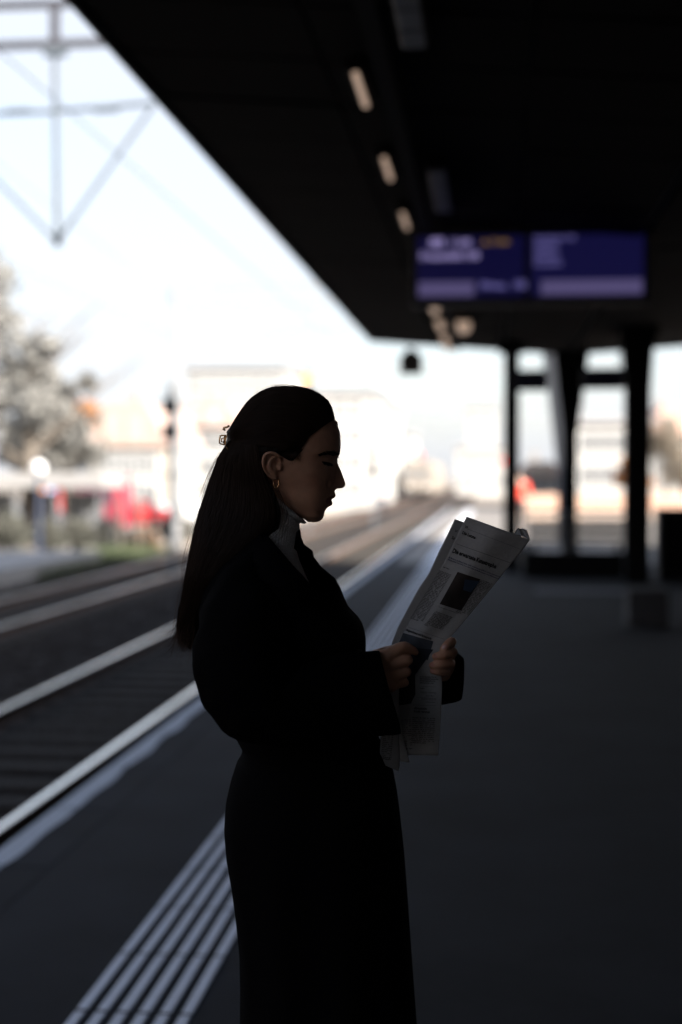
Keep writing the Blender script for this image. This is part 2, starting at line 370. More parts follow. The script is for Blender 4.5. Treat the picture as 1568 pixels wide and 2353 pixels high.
def dtext(body, px, py, size, m, bold=.004):
    me = text_mesh(body, size, bold); me.transform(Matrix.Rotation(math.pi/2, 4, 'X')); me.materials.append(m)
    p = at(px, py, Y=DY); o = link('display_text', me, m, dsp, (p.x-cx, -.012, p.z-dz0)); return o
dtext('S11', 990, 566, .085, E_txt, .012); dtext('11:08', 1034, 566, .085, E_txt)
dtext('ca. 5 min', 1106, 562, .070, E_yel)
dtext('Frauenfeld HB', 966, 597, .092, E_txt)
for i, tx in enumerate(('Stadelhofen HB','Stettbach','Dietlikon','Effretikon','Kemptthal','Uster')[:5]):
    dtext(tx, 1228, 553+i*14.5, .058, E_txt2, .003)
dtext('Bitte', 1104, 662, .08, E_txt2, .006); dtext('via', 1140, 664, .08, E_txt2, .006); dtext('HB', 1180, 662, .09, E_txt2, .006)
for x in (-W2*.72, W2*.72):
    MB().tube([(x,.14,H2+.05),(x,.14,3.95-dz0)], .025, n=8).build('hanger', M['steel_dark'], dsp)

# ------------------------------------------------------------------ hanging platform sign at the canopy end
sy = 24.6
p0 = at(945, 830, Y=sy)
hs = thing('hanging_sign', 'small house shaped platform sign hanging from the canopy end against the sky', 'sign', (p0.x, sy, p0.z))
k = 24.6/F*1.5
M['signbrown'] = mat('sign_brown', (.085,.072,.06), .6, var=.1, scale=8)
MB().prism([(-17*k,-20*k),(17*k,-20*k),(17*k,8*k),(0,20*k),(-17*k,8*k)], -.04, .04, 'y').build('board', M['signbrown'], hs)
MB().box(-7*k,7*k,-.045,-.041,-9*k,5*k).build('emblem', M['blackbox'], hs)
for s in (-1,1): MB().tube([(s*.06,0,12*k),(s*.06,0,4.1-p0.z)], .012, n=6).build('hanger', M['galv'], hs)

# ------------------------------------------------------------------ columns
def column(px0, px1, Y, ztop, label, flare=None, base=None):
    xa = at(px0, 1098, Y=Y).x; xb = at(px1, 1098, Y=Y).x; x = (xa+xb)/2; r = (xb-xa)/2
    t = thing('canopy_column', label, 'column', (x, Y, 0), group='dark steel columns carrying the canopy')
    MB().box(-r, r, -r*.9, r*.9, .012, ztop-.15, bev=.012).build('shaft', M['steel_dark'], t)
    MB().box(-r-.07, r+.07, -r-.06, r+.06, 0, .010).build('base_plate', M['steel_dark'], t)
    for sx in (-1,1):
        for sy_ in (-1,1): MB().tube([(sx*(r+.045), sy_*(r+.035), .010),(sx*(r+.045), sy_*(r+.035), .05)], .012, n=6).build('bolt', M['galv'], t)
    if flare:
        w0, w1, z0 = flare
        MB().prism([(-r*1.02,z0),(r*1.02,z0),(w1,ztop),(-w0,ztop)], -r*.8, r*.8, 'y').build('flared_head', M['steel_dark'], t)
    MB().box(-r-.1, r+.1, -r-.1, r+.1, ztop-.15, ztop+.02).build('cap', M['steel_dark'], t)
    return t
column(1158, 1193, 24.0, 3.8, 'slim dark canopy column nearest the tracks, left of the others')
column(1293, 1327, 24.9, 3.72, 'slender dark canopy column with a flared head, between the other two', flare=(.28,.32,2.35))
column(1436, 1493, 21.6, 3.75, 'thick dark canopy column at the right', flare=(.26,.24,2.9))
column(1440, 1490, 3.0, 3.72, 'x') if False else None
# boards hanging between the columns
for (xa, xb, ya, yb, lb) in ((1178,1258,850,897,'small dark sign box hanging left of the flared column'),(1338,1434,846,893,'small dark sign box hanging between flared column and thick column')):
    Yb = 23.6; A = at(xa, ya, Y=Yb); B = at(xb, yb, Y=Yb)
    t = thing('sign_box', lb, 'sign', ((A.x+B.x)/2, Yb, B.z), group='dark sign boxes hung between the columns')
    hw = (B.x-A.x)/2; h = A.z-B.z
    MB().box(-hw, hw, 0, .14, 0, h, bev=.01).build('case', M['blackbox'], t)
    MB().box(-hw+.02, hw-.02, -.004, -.001, .02, h-.02).build('face', mat('sign_navy', (.012,.014,.05), .4), t)
    for s in (-.8,.8): MB().tube([(s*hw,.07,h-.01),(s*hw,.07,3.9-B.z)], .012, n=6).build('hanger', M['steel_dark'], t)
# stair opening: dark kerb wall and baluster railing
A = at(1205, 1260, Y=22.4); B = at(1438, 1337, Y=22.4)
wallx0, wallx1 = A.x, B.x
st = thing('stair_parapet', 'low dark parapet wall with baluster railing round the stairs between the columns', 'parapet', (0, 22.4, 0))
MB().box(wallx0, wallx1, 0, .16, 0, .40, bev=.01).build('parapet_wall', M['steel_dark'], st)
MB().box(wallx0, wallx0+.14, .17, 6.5, 0, .40, bev=.01).build('parapet_wall', M['steel_dark'], st)
MB().tube([(wallx0,.08,1.02),(wallx1,.08,1.02)], .022, n=8).build('handrail', M['steel_grey'], st)
MB().tube([(wallx0,.08,.50),(wallx1,.08,.50)], .012, n=6).build('lower_rail', M['steel_grey'], st)
bm_ = MB().tube([(0,0,.40),(0,0,1.0)], .008, n=6).mesh('baluster'); f0 = None
nb = 22
for i in range(nb+1):
    p = (wallx0 + (wallx1-wallx0)*i/nb, .08, 0)
    if f0 is None: f0 = link('baluster', bm_, M['steel_grey'], st, p)
    else: repeat(f0, p)
# pale bench back panel, seen low behind the railing
A = at(1212, 1200, Y=25.2); B = at(1436, 1262, Y=25.2)
bn = thing('bench', 'grey platform bench behind the baluster railing', 'bench', ((A.x+B.x)/2, 25.2, 0))
hw = (B.x-A.x)/2
for z in (.48,.60,.72): MB().box(-hw, hw, .20, .23, z, z+.09, bev=.006).build('back_slat', M['lamp_dim'], bn)
for y in (-.22,-.10,.02): MB().box(-hw, hw, y, y+.10, .42, .45, bev=.006).build('seat_slat', M['lamp_dim'], bn)
for s in (-.85,0,.85): MB().box(s*hw-.03, s*hw+.03, -.2, .2, 0, .419).build('leg', M['steel_dark'], bn)
# grey concrete block and cabinet at the right
A = at(1432, 1338, Y=15.6); B = at(1522, 1430, Y=15.6)
cb = MB().box(-.21,.21,-.2,.2,0,.40,bev=.02).build('concrete_block', mat('block', (.055,.056,.062), .9, bump=.4, scale=18, var=.2), None, loc=((A.x+B.x)/2, 15.2, 0))
tag(cb, 'low grey concrete block on the dark platform in front of the thick column', 'concrete block')
A = at(1513, 1168, Y=22.0)
cbn = thing('platform_cabinet', 'tall black cabinet at the right edge beside the thick column', 'cabinet', (A.x+.55, 22.0, 0))
MB().box(-.55,.55,0,.5,.06,A.z,bev=.02).build('body', M['blackbox'], cbn); MB().box(-.5,.5,.03,.47,0,.058).build('plinth', M['steel_dark'], cbn)
MB().box(-.48,-.01,-.012,-.001,.12,A.z-.08,bev=.004).build('door', M['steel_dark'], cbn); MB().box(.01,.48,-.012,-.001,.12,A.z-.08,bev=.004).build('door', M['steel_dark'], cbn)

# station building along the right of the platform (outside the frame, closes the place and shades it)
sb = thing('unseen_station_building', 'unseen long station building along the right side of the platform, shading it', 'building', (0,0,0))
MB().box(6.3, 16, -26, 25, 0.0, 13.2).build('wall', M['wall_grey'], sb)
MB().prism([(6.0,13.2),(16.3,13.2),(11.1,15)], -26.3, 25.3, 'y').build('roof', M['roof_tile'], sb)
wme = MB().box(-.03,.02,-.6,.6,0,2.0).mesh('window'); w0 = None
for y in range(-22, 24, 3):
    for z in (1.0, 5.0, 7.8, 10.6):
        if w0 is None: w0 = link('window', wme, M['window'], sb, (6.27, y, z))
        else: repeat(w0, (6.27, y, z))

# unseen dark block added left of the tracks to cut skylight on the woman
gs = thing('skylight_blocker', 'unseen dark block added left of the tracks to cut skylight', 'building', (0,0,0))
MB().box(-24, -11.6, -34, 17, -.97, 8.5).build('wall', mat('blocker_dark', (.06,.05,.045), .9, bump=.4, scale=6, var=.25), gs)
MB().prism([(-24.6,8.5),(-11.1,8.5),(-17.8,11)], -34.3, 17.3, 'y').build('roof', M['roof_tile'], gs)  # top of the added skylight blocker
ew = MB().box(-11, 6.2, -34.4, -34, -.97, 9).build('rear_blocker_wall', mat('rear_blocker_grey', (.10,.10,.10), .9, var=.2, scale=3), None)  # unseen wall added behind the camera to keep light off the woman
tag(ew, 'unseen grey wall added behind the camera to shut out light', 'wall')
# ------------------------------------------------------------------ catenary portals
M['beam_dark'] = mat('beam_dark', (.045,.045,.055), .6, var=.15, scale=10)
def portal(Y, label, near=True):
    t = thing('catenary_portal', label, 'catenary portal', (0, Y, 0), group='overhead line portals across the tracks')
    xl, xr = -11.2, 9.0
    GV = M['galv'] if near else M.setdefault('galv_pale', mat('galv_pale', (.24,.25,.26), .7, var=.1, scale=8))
    ztop, zb = 8.35, 7.78
    for x in (xl,): MB().box(x-.12,x+.12,-.12,.12,-.95,8.5,bev=.01).build('mast', GV, t)
    if not near: MB().box(8.0-.12,8.0+.12,-.12,.12,-.0,8.5,bev=.01).build('mast', GV, t)
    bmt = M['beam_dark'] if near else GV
    for z in (zb, ztop): MB().box(xl, xr-1.0, -.05,.05, z-.05, z+.05).build('beam_chord', bmt, t)
    xx = -6.24; 
    x = xx - 4*1.27
    while x < xr-1.2:
        MB().box(x-.06, x+.06, -.05, .05, zb+.052, ztop-.052).build('beam_post', bmt, t); x += .95 if x > xx-.01 else 1.27
    for cx in (-6.24, -2.6) if near else (-6.3,-9.0):
        MB().tube([(cx,0,zb-.05),(cx+.03,0,4.95)], .042, n=8).build('drop_tube', GV, t)
        MB().box(cx-.16,cx+.16,-.08,.08,zb-.16,zb-.051).build('clamp', GV, t)
        MB().tube([(cx-1.7,0,6.80),(cx-.05,0,6.82),(cx+1.45,0,6.90)], .034, n=8).build('arm', GV, t)
        MB().tube([(cx+1.45,0,6.88),(cx+.05,0,5.0)], .030, n=8).build('stay', GV, t)
        MB().tube([(cx-1.6,0,6.60),(cx-.02,0,5.0)], .030, n=8).build('stay', GV, t)
        for s in (-.55,.75):
            MB().tube([(cx+s-.18,0,6.83),(cx+s+.18,0,6.84)], [.045,.045], n=10).build('insulator', GV, t)
        MB().box(cx-.02,cx+.07,-.05,.05,4.90,4.99).build('wire_clip', M['blackbox'], t)
        break
    return t
portal(20, 'nearest overhead line portal with a dropper tube and V shaped stays over the tracks')
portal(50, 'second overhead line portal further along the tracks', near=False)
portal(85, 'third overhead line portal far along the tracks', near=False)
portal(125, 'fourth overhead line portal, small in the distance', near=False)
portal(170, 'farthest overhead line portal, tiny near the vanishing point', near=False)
for cx, lb in ((-3.9,'overhead contact wire above the near track'),(-7.6,'overhead contact wire above the second track')):
    m_ = MB().tube([(cx,-24,4.95),(cx,300,4.95)], .006, n=5).tube([(cx,-24,6.2),(cx,20,6.5),(cx,35,5.7),(cx,50,6.5),(cx,67,5.7),(cx,85,6.5),(cx,300,6.0)], .005, n=5)
    tag(m_.build('contact_wire', M['galv']), lb, 'overhead wire')
# ------------------------------------------------------------------ far surroundings
path = MB().box(-19, -10.9, 27, 39, -.97, -.50).build('side_path', M['concrete']); path['kind'] = 'structure'
yard = sheet('yard', -60, -12.5, 39.2, 140, -.972, mat('yard_paving', (.24,.225,.20), .9, bump=.3, scale=6, var=.2)); 
far_strip = sheet('gravel_strip', -12.4, -10.7, 44, 140, -.975, mat('pale_gravel', (.30,.25,.20), .9, bump=.4, scale=30, var=.3))
right_yard = sheet('right_yard', 7.6, 80, 26, 160, -.06, mat('yard_sand', (.23,.19,.16), .9, bump=.3, scale=6, var=.25))

def leaves(name, blobs, n, size, m, parent, seed, droop=0):
    r = np.random.default_rng(seed); vs = []; 
    tot = sum(b[3]**2 for b in blobs)
    for (x, y, z, rad, sq) in blobs:
        k = int(n*rad**2/tot); d = r.normal(size=(k,3)); d /= np.linalg.norm(d,axis=1)[:,None]
        rr = rad*(.35+.7*r.random(k)**.6)[:,None]*(1+.25*np.sin(d[:,[0]]*5+seed)*np.cos(d[:,[2]]*6))
        c = np.array([x,y,z]) + d*rr*np.array([1,1,sq])
        a = r.normal(size=(k,3)); a /= np.linalg.norm(a,axis=1)[:,None]; b = np.cross(a, r.normal(size=(k,3))); b /= np.linalg.norm(b,axis=1)[:,None]
        s = size*(.5+r.random((k,1)))
        vs.append(np.stack([c-a*s, c-b*s*.45, c+a*s, c+b*s*.45], 1))
    v = np.concatenate(vs).reshape(-1,3); f = np.arange(len(v)).reshape(-1,4)
    return fast_mesh(name, v, f, m, parent)
def tree(label, x, y, h, trunk_r, blobs, n, size, m, seed, z0=-.97, group='trees left of the tracks', extra=None):
    t = thing('tree', label, 'tree', (x, y, z0), group=group); R = random.Random(seed)
    tb = MB(); tb.tube([(0,0,0),(.1,0,h*.2),(-.05,.1,h*.45),(.05,0,h*.8)], [trunk_r*1.3, trunk_r, trunk_r*.75, trunk_r*.25], n=9)
    for i in range(14):
        z = h*(.28+.5*i/14); a = R.random()*6.28; L = h*(.16+.16*R.random())
        p = Vector((0,0,z)); q = p + Vector((math.cos(a)*L*.5, math.sin(a)*L*.5, L*.35)); e = p + Vector((math.cos(a)*L, math.sin(a)*L, L*.85))
        tb.tube([p,q,e], [trunk_r*.38, trunk_r*.2, trunk_r*.06], n=6)
        for k in range(3):
            b = a + R.uniform(-1,1); l2 = L*.5; g = q.lerp(e, .2+.3*k)
            tb.tube([g, g+Vector((math.cos(b)*l2, math.sin(b)*l2, l2*.7))], [trunk_r*.12, trunk_r*.03], n=5)
    tb.build('trunk', M['bark'], t)
    leaves('crown', blobs, n, size, m, t, seed)
    if extra: leaves('autumn_leaves', extra[0], extra[1], size*1.1, M['leaf_orange'], t, seed+5)
    return t
def tp(px, py, Y): return at(px, py, Y=Y)
# big tree at left: crown reaches from y=560 to 1050 in the picture
def blobs_px(base, Y, items):
    out = []
    for (px, py, rpx, sq) in items:
        p = tp(px, py, Y); out.append((p.x-base[0], random.uniform(-.8,.8), p.z+.97, rpx*Y/F, sq))
    return out
Yt = 50; bx = tp(66, 1000, Yt).x
tree('big grey green tree at the left edge with a dark trunk, behind the shelter', bx, Yt, 9.5, .30,
     blobs_px((bx,), Yt, [(-40,640,75,1),(-10,760,90,.9),(60,850,70,.8),(95,800,48,.8),(-60,900,100,.9),(40,960,75,.9),(125,790,26,.7),(110,930,60,.8)]), 4300, .16, M['leaf_grey'], 11)
Yt = 56; bx = tp(150, 1000, Yt).x
tree('smaller tree with a patch of orange autumn leaves, right of the big tree', bx, Yt, 5.6, .2,
     blobs_px((bx,), Yt, [(120,910,50,.9),(160,990,55,.9),(200,960,38,.8),(205,880,26,.8),(130,1040,55,.8),(195,1040,40,.8),(40,1030,60,.8)]), 5000, .16, M['leaf_grey'], 21,
     extra=(blobs_px((bx,), Yt-1, [(188,938,22,.8),(172,962,16,.7),(196,968,15,.7)]), 500))
# shrubs and weeds along the yard edge
for i, (px, py, rp, Y, lb) in enumerate([(20,1215,42,44,'low grey shrub at the far left under the shelter roof'),(110,1225,34,45,'grey green shrub in front of the red bus'),
        (180,1220,36,46,'bushy shrub below the middle of the red bus'),(250,1225,36,47,'pale shrub between the red bus and the red car'),
        (330,1240,30,48,'low brown shrub below the red car'),(405,1210,30,52,'shrub just left of the woman\'s hair')]):
    p = tp(px, py, Y); t = thing('shrub', lb, 'shrub', (p.x, Y, -.97), group='shrubs along the yard edge')
    hh = p.z + .97; R = random.Random(i)
    s_ = MB()
    for k in range(9):
        a = R.random()*6.28; s_.tube([(0,0,0),(math.cos(a)*.3,math.sin(a)*.3,hh*.8),(math.cos(a)*.5,math.sin(a)*.5,hh*1.3)],[.03,.02,.006],n=5)
    s_.build('stem', M['bark'], t)
    M.setdefault('leaf_dark', mat('leaf_dark', (.085,.085,.07), .9, var=.4, scale=2)); leaves('foliage', [(0,0,hh,rp*Y/F,.9),(-.35,.2,hh*.8,rp*Y/F*.7,1),(.35,-.1,hh*.75,rp*Y/F*.7,1)], 2200, .08, M['leaf_dark'] if i != 4 else mat('leaf_brown', (.2,.13,.08), .85, var=.4, scale=2), t, 40+i)
# railing with thin and thick posts along the yard
A = tp(-60, 1150, 46.5); B = tp(425, 1150, 46.5)
yf = thing('yard_railing', 'grey railing with uneven posts along the yard below the red bus', 'railing', (A.x, 46.5, -.97))
Lr = B.x-A.x; RR = random.Random(4); x_ = .1
while x_ < Lr:
    w_ = RR.choice((.02,.03,.04,.06)); h_ = RR.uniform(1.3,2.3); mm = RR.choice((M['steel_dark'],M['bark'],M['beam_dark']))
    MB().box(x_-w_, x_+w_, -.03, .03, 0, h_, bev=.005).build('post', mm, yf); x_ += RR.uniform(.22,.6)
for z in (.5,1.15): MB().box(0, Lr, .035, .07, z, z+.06).build('rail', M['beam_dark'], yf)
# grass
r_ = np.random.default_rng(5); n = 9000
gx = -12.6 + 2.2*r_.random(n); gy = 33 + 13*r_.random(n)
keep = ~((gx < -10.9) & (gy < 39)); gx, gy = gx[keep], gy[keep]; n = len(gx)
h = .18+.25*r_.random(n); a = r_.random(n)*6.28; lean = r_.normal(size=(n,2))*.08
z0 = -.97 + .0*gx
v = np.stack([np.stack([gx-np.cos(a)*.02, gy-np.sin(a)*.02, z0],-1), np.stack([gx+np.cos(a)*.02, gy+np.sin(a)*.02, z0],-1), np.stack([gx+lean[:,0], gy+lean[:,1], z0+h],-1)],1).reshape(-1,3)
g = fast_mesh('grass', v, np.arange(n*3).reshape(-1,3), M['grass']); tag(g, 'green grass strip beside the second track at the left', 'grass', kind='stuff')

# shelter with a flat pale roof
Ys = 48; A = tp(-260, 1086, Ys); B = tp(243, 1122, Ys)
sh = thing('bus_shelter', 'long flat pale roofed shelter on thin posts at the left', 'shelter', (B.x, Ys, -.97))
L = B.x - A.x; zt = A.z+.97; zb_ = B.z+.97
MB().box(-L, 0, -.2, 2.8, zb_, zt, bev=.03).build('roof', mat('shelter_roof', (.25,.245,.24), .8, var=.08, scale=3), sh)
for i in range(6): MB().box(-L+.2+i*(L-.5)/5-.05, -L+.2+i*(L-.5)/5+.05, .1, .2, 0, zb_-.002).build('post', M['steel_grey'], sh)
for i in range(4): MB().box(-L+.6+i*1.7, -L+2.0+i*1.7, 2.5, 2.54, .5, 2.0).build('glass_panel', M['window'], sh)
# globe lamp and its dark post
p = tp(89, 1076, 42); gl = thing('globe_lamp', 'white globe lamp on a dark post at the left', 'lamp', (p.x, 42, -.97))
MB().sphere((0,0,p.z+.97), .22, 20).build('globe', M['globe'], gl, smooth=True); MB().tube([(0,0,0),(0,0,p.z+.97-.2)], [.09,.06], n=10).build('post', mat('post_navy',(.02,.03,.06),.5), gl)
MB().tube([(0,0,p.z+.97-.24),(0,0,p.z+.97-.17)], [.10,.12], n=12).build('collar', M['steel_dark'], gl)

# vehicles
def wheel(t, x, y, r=.32, w=.2):
    wm = MB().tube([(x,y-w/2,r),(x,y+w/2,r)], r, n=20).build('wheel', M['rubber'], t)
    MB().tube([(x,y-w/2-.012,r),(x,y-w/2-.001,r)], r*.6, n=14).build('rim', M['chrome'], wm)
def car(label, x, y, rz, paint, group='cars parked beyond the tracks'):
    t = thing('parked_car', label, 'car', (x, y, -.97), rz, group)
    side = [(-2.1,.35),(-2.12,.75),(-1.95,.95),(-1.35,1.02),(-.75,1.42),(.75,1.45),(1.45,1.05),(2.05,.92),(2.12,.6),(2.1,.35)]
    bm = bmesh.new(); vs = [[bm.verts.new((a, yy*(.86 if b > 1.1 else 1), b)) for a, b in side] for yy in (-.85, .85)]
    bm.faces.new(vs[0]); bm.faces.new(vs[1][::-1])
    for i in range(len(side)):
        j = (i+1) % len(side); bm.faces.new((vs[0][j], vs[0][i], vs[1][i], vs[1][j]))
    bmesh.ops.recalc_face_normals(bm, faces=bm.faces[:]); bmesh.ops.bevel(bm, geom=bm.edges[:], offset=.05, segments=2, affect='EDGES')
    me = bpy.data.meshes.new('body'); bm.to_mesh(me); bm.free(); link('body', me, paint, t)
    MB().prism([(-1.2,1.05),(-.72,1.36),(-.05,1.37),(-.05,1.05)], -.83, -.80).build('window', M['window'], t)
    MB().prism([(.03,1.05),(.03,1.37),(.68,1.38),(1.25,1.05)], -.83, -.80).build('window', M['window'], t)
    MB().add([(1.42,-.62,1.09),(1.42,.62,1.09),(.80,.58,1.445),(.80,-.58,1.445)], [(0,1,2,3)]).build('windscreen', M['window'], t)
    for a in (-1.3, 1.3):
        wheel(t, a, -.80); wheel(t, a, .80)
    for s in (-.6,.6):
        MB().box(2.10,2.15,s-.16,s+.16,.66,.80,bev=.01).build('headlight', M['globe'], t); MB().box(-2.16,-2.11,s-.16,s+.16,.7,.84,bev=.01).build('tail_light', M['red'], t)
    return t
p = tp(345, 1190, 66); car('red car with a sloping bonnet parked left of the woman\'s hair', p.x-.9, 66, 0, M['red'])
p = tp(430, 1180, 74); car('white car parked just behind the woman\'s hair', p.x, 74, 0, M['car_white'])
p = tp(60, 1190, 58); car('grey car half hidden by shrubs at the far left', p.x, 58, .1, M['car_grey'])
# red bus under the shelter roof
Yb = 60; A = tp(78, 1118, Yb); B = tp(272, 1172, Yb)
bus = thing('red_bus', 'dark red bus with an orange front panel behind the shelter', 'bus', (A.x, Yb, -.97))
Lb = B.x - A.x; zt = A.z+.97+.5
M['maroon'] = mat('maroon_paint', (.26,.02,.04), .4, var=.15, scale=1.5)
MB().box(0, Lb, 0, 2.4, .35, zt, bev=.08).build('body', M['maroon'], bus)
MB().box(.02, .50, -.03, -.004, .9, zt-.3).build('front_panel', M['orange'], bus)
MB().box(.55, 1.35, -.02, -.004, .75, zt-.45).build('door', M['red'], bus)
for i in range(3): MB().box(1.45+i*.68, 2.05+i*.68, -.02, -.004, 1.35, zt-.42, bev=.005).build('window', mat('bus_window', (.10,.05,.07), .2), bus)
MB().box(.6,.95,-.035,-.021,1.5,2.2).build('notice', mat('pale_blue_notice', (.35,.45,.7), .5), bus)
wheel(bus, .9, .05, .42, .25); wheel(bus, Lb-.8, .05, .42, .25)

# buildings
def windows(t, x0, x1, z0, z1, nx, nz, y, face='y', w=.9, h=1.3):
    base = None
    fr = MB().box(-w/2-.08, w/2+.08, -.05, -.004, -h/2-.08, h/2+.08).mesh('window')
    pn = MB().box(-w/2, w/2, -.06, -.052, -h/2, h/2).mesh('pane')
    bar = MB().box(-.03,.03,-.075,-.061,-h/2,h/2).mesh('mullion')
    for j in range(nz):
        for i in range(nx):
            a = x0 + (x1-x0)*(i+.5)/nx; z = z0 + (z1-z0)*(j+.5)/nz
            o = link('window', fr, M['frame_w'], t)
            if face == 'y': o.location = (a, y, z)
            else: o.location = (y, a, z); o.rotation_euler = (0,0,math.pi/2 if face == 'x' else -math.pi/2)
            link('pane', pn, M['window'], o); link('mullion', bar, M['frame_w'], o)
def building(label, x0, x1, y0, y1, h, wall, roof, rh=2.0, overhang=.4, nx=4, nz=3, side=5, flatroof=False, z0=-.97, balconies=0):
    t = thing('building', label, 'building', (x0, y0, z0))
    W, D = x1-x0, y1-y0
    MB().box(0, W, 0, D, 0, h).build('wall', wall, t)
    if flatroof: 
        MB().box(-overhang, W+overhang, -overhang, D+overhang, h, h+.35).build('roof', roof, t)
    else:
        rf = MB().prism([(-overhang,h),(W+overhang,h),(W*.78,h+rh),(W*.22,h+rh)], -overhang, D+overhang, 'y').build('roof', roof, t)
        MB().box(W*.3,W*.3+.7,D*.4,D*.4+.7,h+rh*.6,h+rh+1).build('chimney', M['concrete'], rf)
        for dx in (.32,.62):
            MB().box(W*dx-.5,W*dx+.5,-overhang-.05,1.5,h+.25,h+rh*.75).build('dormer', wall, rf)
    windows(t, .4, W-.4, .8, h-.2, nx, nz, 0)
    windows(t, 1, D-1, .8, h-.2, side, nz, W, 'x')
    for k in range(balconies):
        z = 2.6+k*3; MB().box(W*.15, W*.5, -1.1, -.005, z, z+.15).build('balcony', M['concrete'], t)
        MB().box(W*.15, W*.5, -1.1, -1.05, z+.155, z+1.1).build('balcony_rail', M['wall_grey'], t)
    return t
def bpx(label, pxa, pxb, ytop, Y, depth, wall, roof, **k):
    A = tp(pxa, ytop, Y); B = tp(pxb, ytop, Y); h = A.z+.97
    rh = k.get('rh', 0 if k.get('flatroof') else 2.0); k['rh'] = rh
    return building(label, A.x, B.x, Y, Y+depth, h-rh, wall, roof, **k)
M['roof_pink'] = mat('roof_pale_tile', (.34,.25,.215), .9, bump=.5, scale=8, var=.1)
bpx('cream house with a pale pink mansard roof, left of the signal mast', 205, 378, 928, 84, 10, M['wall_cream'], M['roof_pink'], rh=2.6, nx=4, nz=2)
bpx('tall pale grey apartment block directly behind the woman\'s head', 430, 652, 848, 125, 16, M['wall_grey'], M['roof_grey'], flatroof=True, nx=6, nz=5, balconies=3)
bpx('white apartment house with a light roof behind the back of the woman\'s hair', 384, 560, 930, 98, 12, M['wall_white'], M['roof_pink'], rh=1.6, nx=5, nz=3)
bpx('white building with a dark eaves line just right of the woman\'s face', 640, 848, 905, 105, 18, M['wall_white'], M['roof_grey'], flatroof=True, nx=5, nz=4, side=6)
bpx('pale grey building behind the red signal light', 780, 890, 940, 140, 22, M['wall_white'], M['roof_grey'], flatroof=True, nx=3, nz=5, side=7)
bpx('small far white building left of the distant train', 880, 945, 1000, 175, 16, M['wall_white'], M['roof_grey'], flatroof=True, nx=3, nz=3)
bpx('wide low far white building right of the distant train', 1048, 1165, 1030, 190, 20, M['wall_white'], M['roof_grey'], flatroof=True, nx=6, nz=2)
bpx('far tall pale block seen left of the slim column', 1075, 1140, 940, 260, 20, M['wall_white'], M['roof_grey'], flatroof=True, nx=3, nz=5)
bpx('pale house seen between the slim column and the flared column', 1195, 1290, 1085, 120, 14, M['wall_cream'], M['roof_pink'], rh=1.2, nx=4, nz=1, z0=-.1)
bpx('white warehouse with a dark eaves line between the flared and thick columns', 1318, 1500, 1002, 95, 22, M['wall_white'], M['roof_grey'], flatroof=True, nx=5, nz=2, z0=-.1)
bpx('cream house behind trees at the right edge', 1485, 1650, 960, 110, 18, M['wall_cream'], M['roof_tile'], rh=2.4, nx=4, nz=3, z0=-.1)
Yt = 70
for i, (px, py, r1, lb) in enumerate([(1455,1075,30,'orange brown autumn tree behind the thick column'),(1528,1000,45,'sparse brown tree at the right edge beyond the platform'),(1572,1070,45,'low brown tree cut by the right edge of the frame')]):
    Y = Yt + 6*i; p = tp(px, py, Y); t_ = tree(lb, p.x, Y, p.z+.1+r1*Y/F*.4, .12, [(0,0,p.z+.1,r1*Y/F,1.0),(.5,0,p.z-.6,r1*Y/F*.7,1),(-.5,.3,p.z-.4,r1*Y/F*.7,1)], 1300, .13, M['leaf_orange'] if i == 0 else mat('leaf_tan', (.20,.17,.13), .85, var=.35, scale=2), 60+i, z0=-.1, group='autumn trees beyond the right of the platform')

# low brick wall and picket fence at the right beyond the platform
A = tp(1192, 1150, 52); B = tp(1660, 1150, 52)
fn = thing('picket_fence', 'long pale picket fence beyond the platform seen between the columns', 'fence', (A.x, 52, -.06))
Lf = B.x-A.x; pk = MB().box(-.04,.04,-.012,.012,0,1.05).mesh('picket'); f0 = None
M['picket'] = mat('picket_wood', (.55,.42,.33), .85, var=.15, scale=4)
n = int(Lf/.17)
for i in range(n):
    if f0 is None: f0 = link('picket', pk, M['picket'], fn, (.1,0,0))
    else: repeat(f0, (.1+i*.17, 0, random.uniform(-.02,.02)))
for z in (.3,.8): MB().box(0, Lf, .014, .05, z, z+.08).build('rail', M['picket'], fn)
bw = MB().box(0, Lf+4, 0, .3, 0, .75).build('low_wall', mat('brick_red', (.42,.20,.13), .9, bump=.5, scale=9, var=.2), None, loc=(A.x, 74, -.06))
tag(bw, 'low reddish brick wall behind the picket fence', 'wall')
# pale slanted mast and grey post left of the flared column
Y = 34; A = tp(1256, 850, Y); B = tp(1290, 1092, Y)
ms = thing('pale_mast', 'pale leaning concrete mast with grey foot left of the flared column', 'mast', (0, Y, 0))
w_ = 26*Y/F
A2, B2 = tp(1262,800,Y), tp(1288,1090,Y)
MB().add([(A2.x-w_*.5,-.1,A2.z),(A2.x+w_*.8,-.1,A2.z),(B2.x+w_*.35,-.1,B2.z),(B2.x-w_*.25,-.1,B2.z),(A2.x-w_*.5,.1,A2.z),(A2.x+w_*.8,.1,A2.z),(B2.x+w_*.35,.1,B2.z),(B2.x-w_*.25,.1,B2.z)],
         [(0,1,2,3),(7,6,5,4),(0,4,5,1),(1,5,6,2),(2,6,7,3),(3,7,4,0)]).build('shaft', M['wall_grey'], ms)
A = tp(1284, 1078, Y-.5); B = tp(1310, 1240, Y-.5)
MB().box(A.x, B.x, -.5, -.2, .0, A.z, bev=.02).build('foot_cabinet', mat('blue_grey', (.05,.06,.08), .6, var=.1, scale=5), ms)
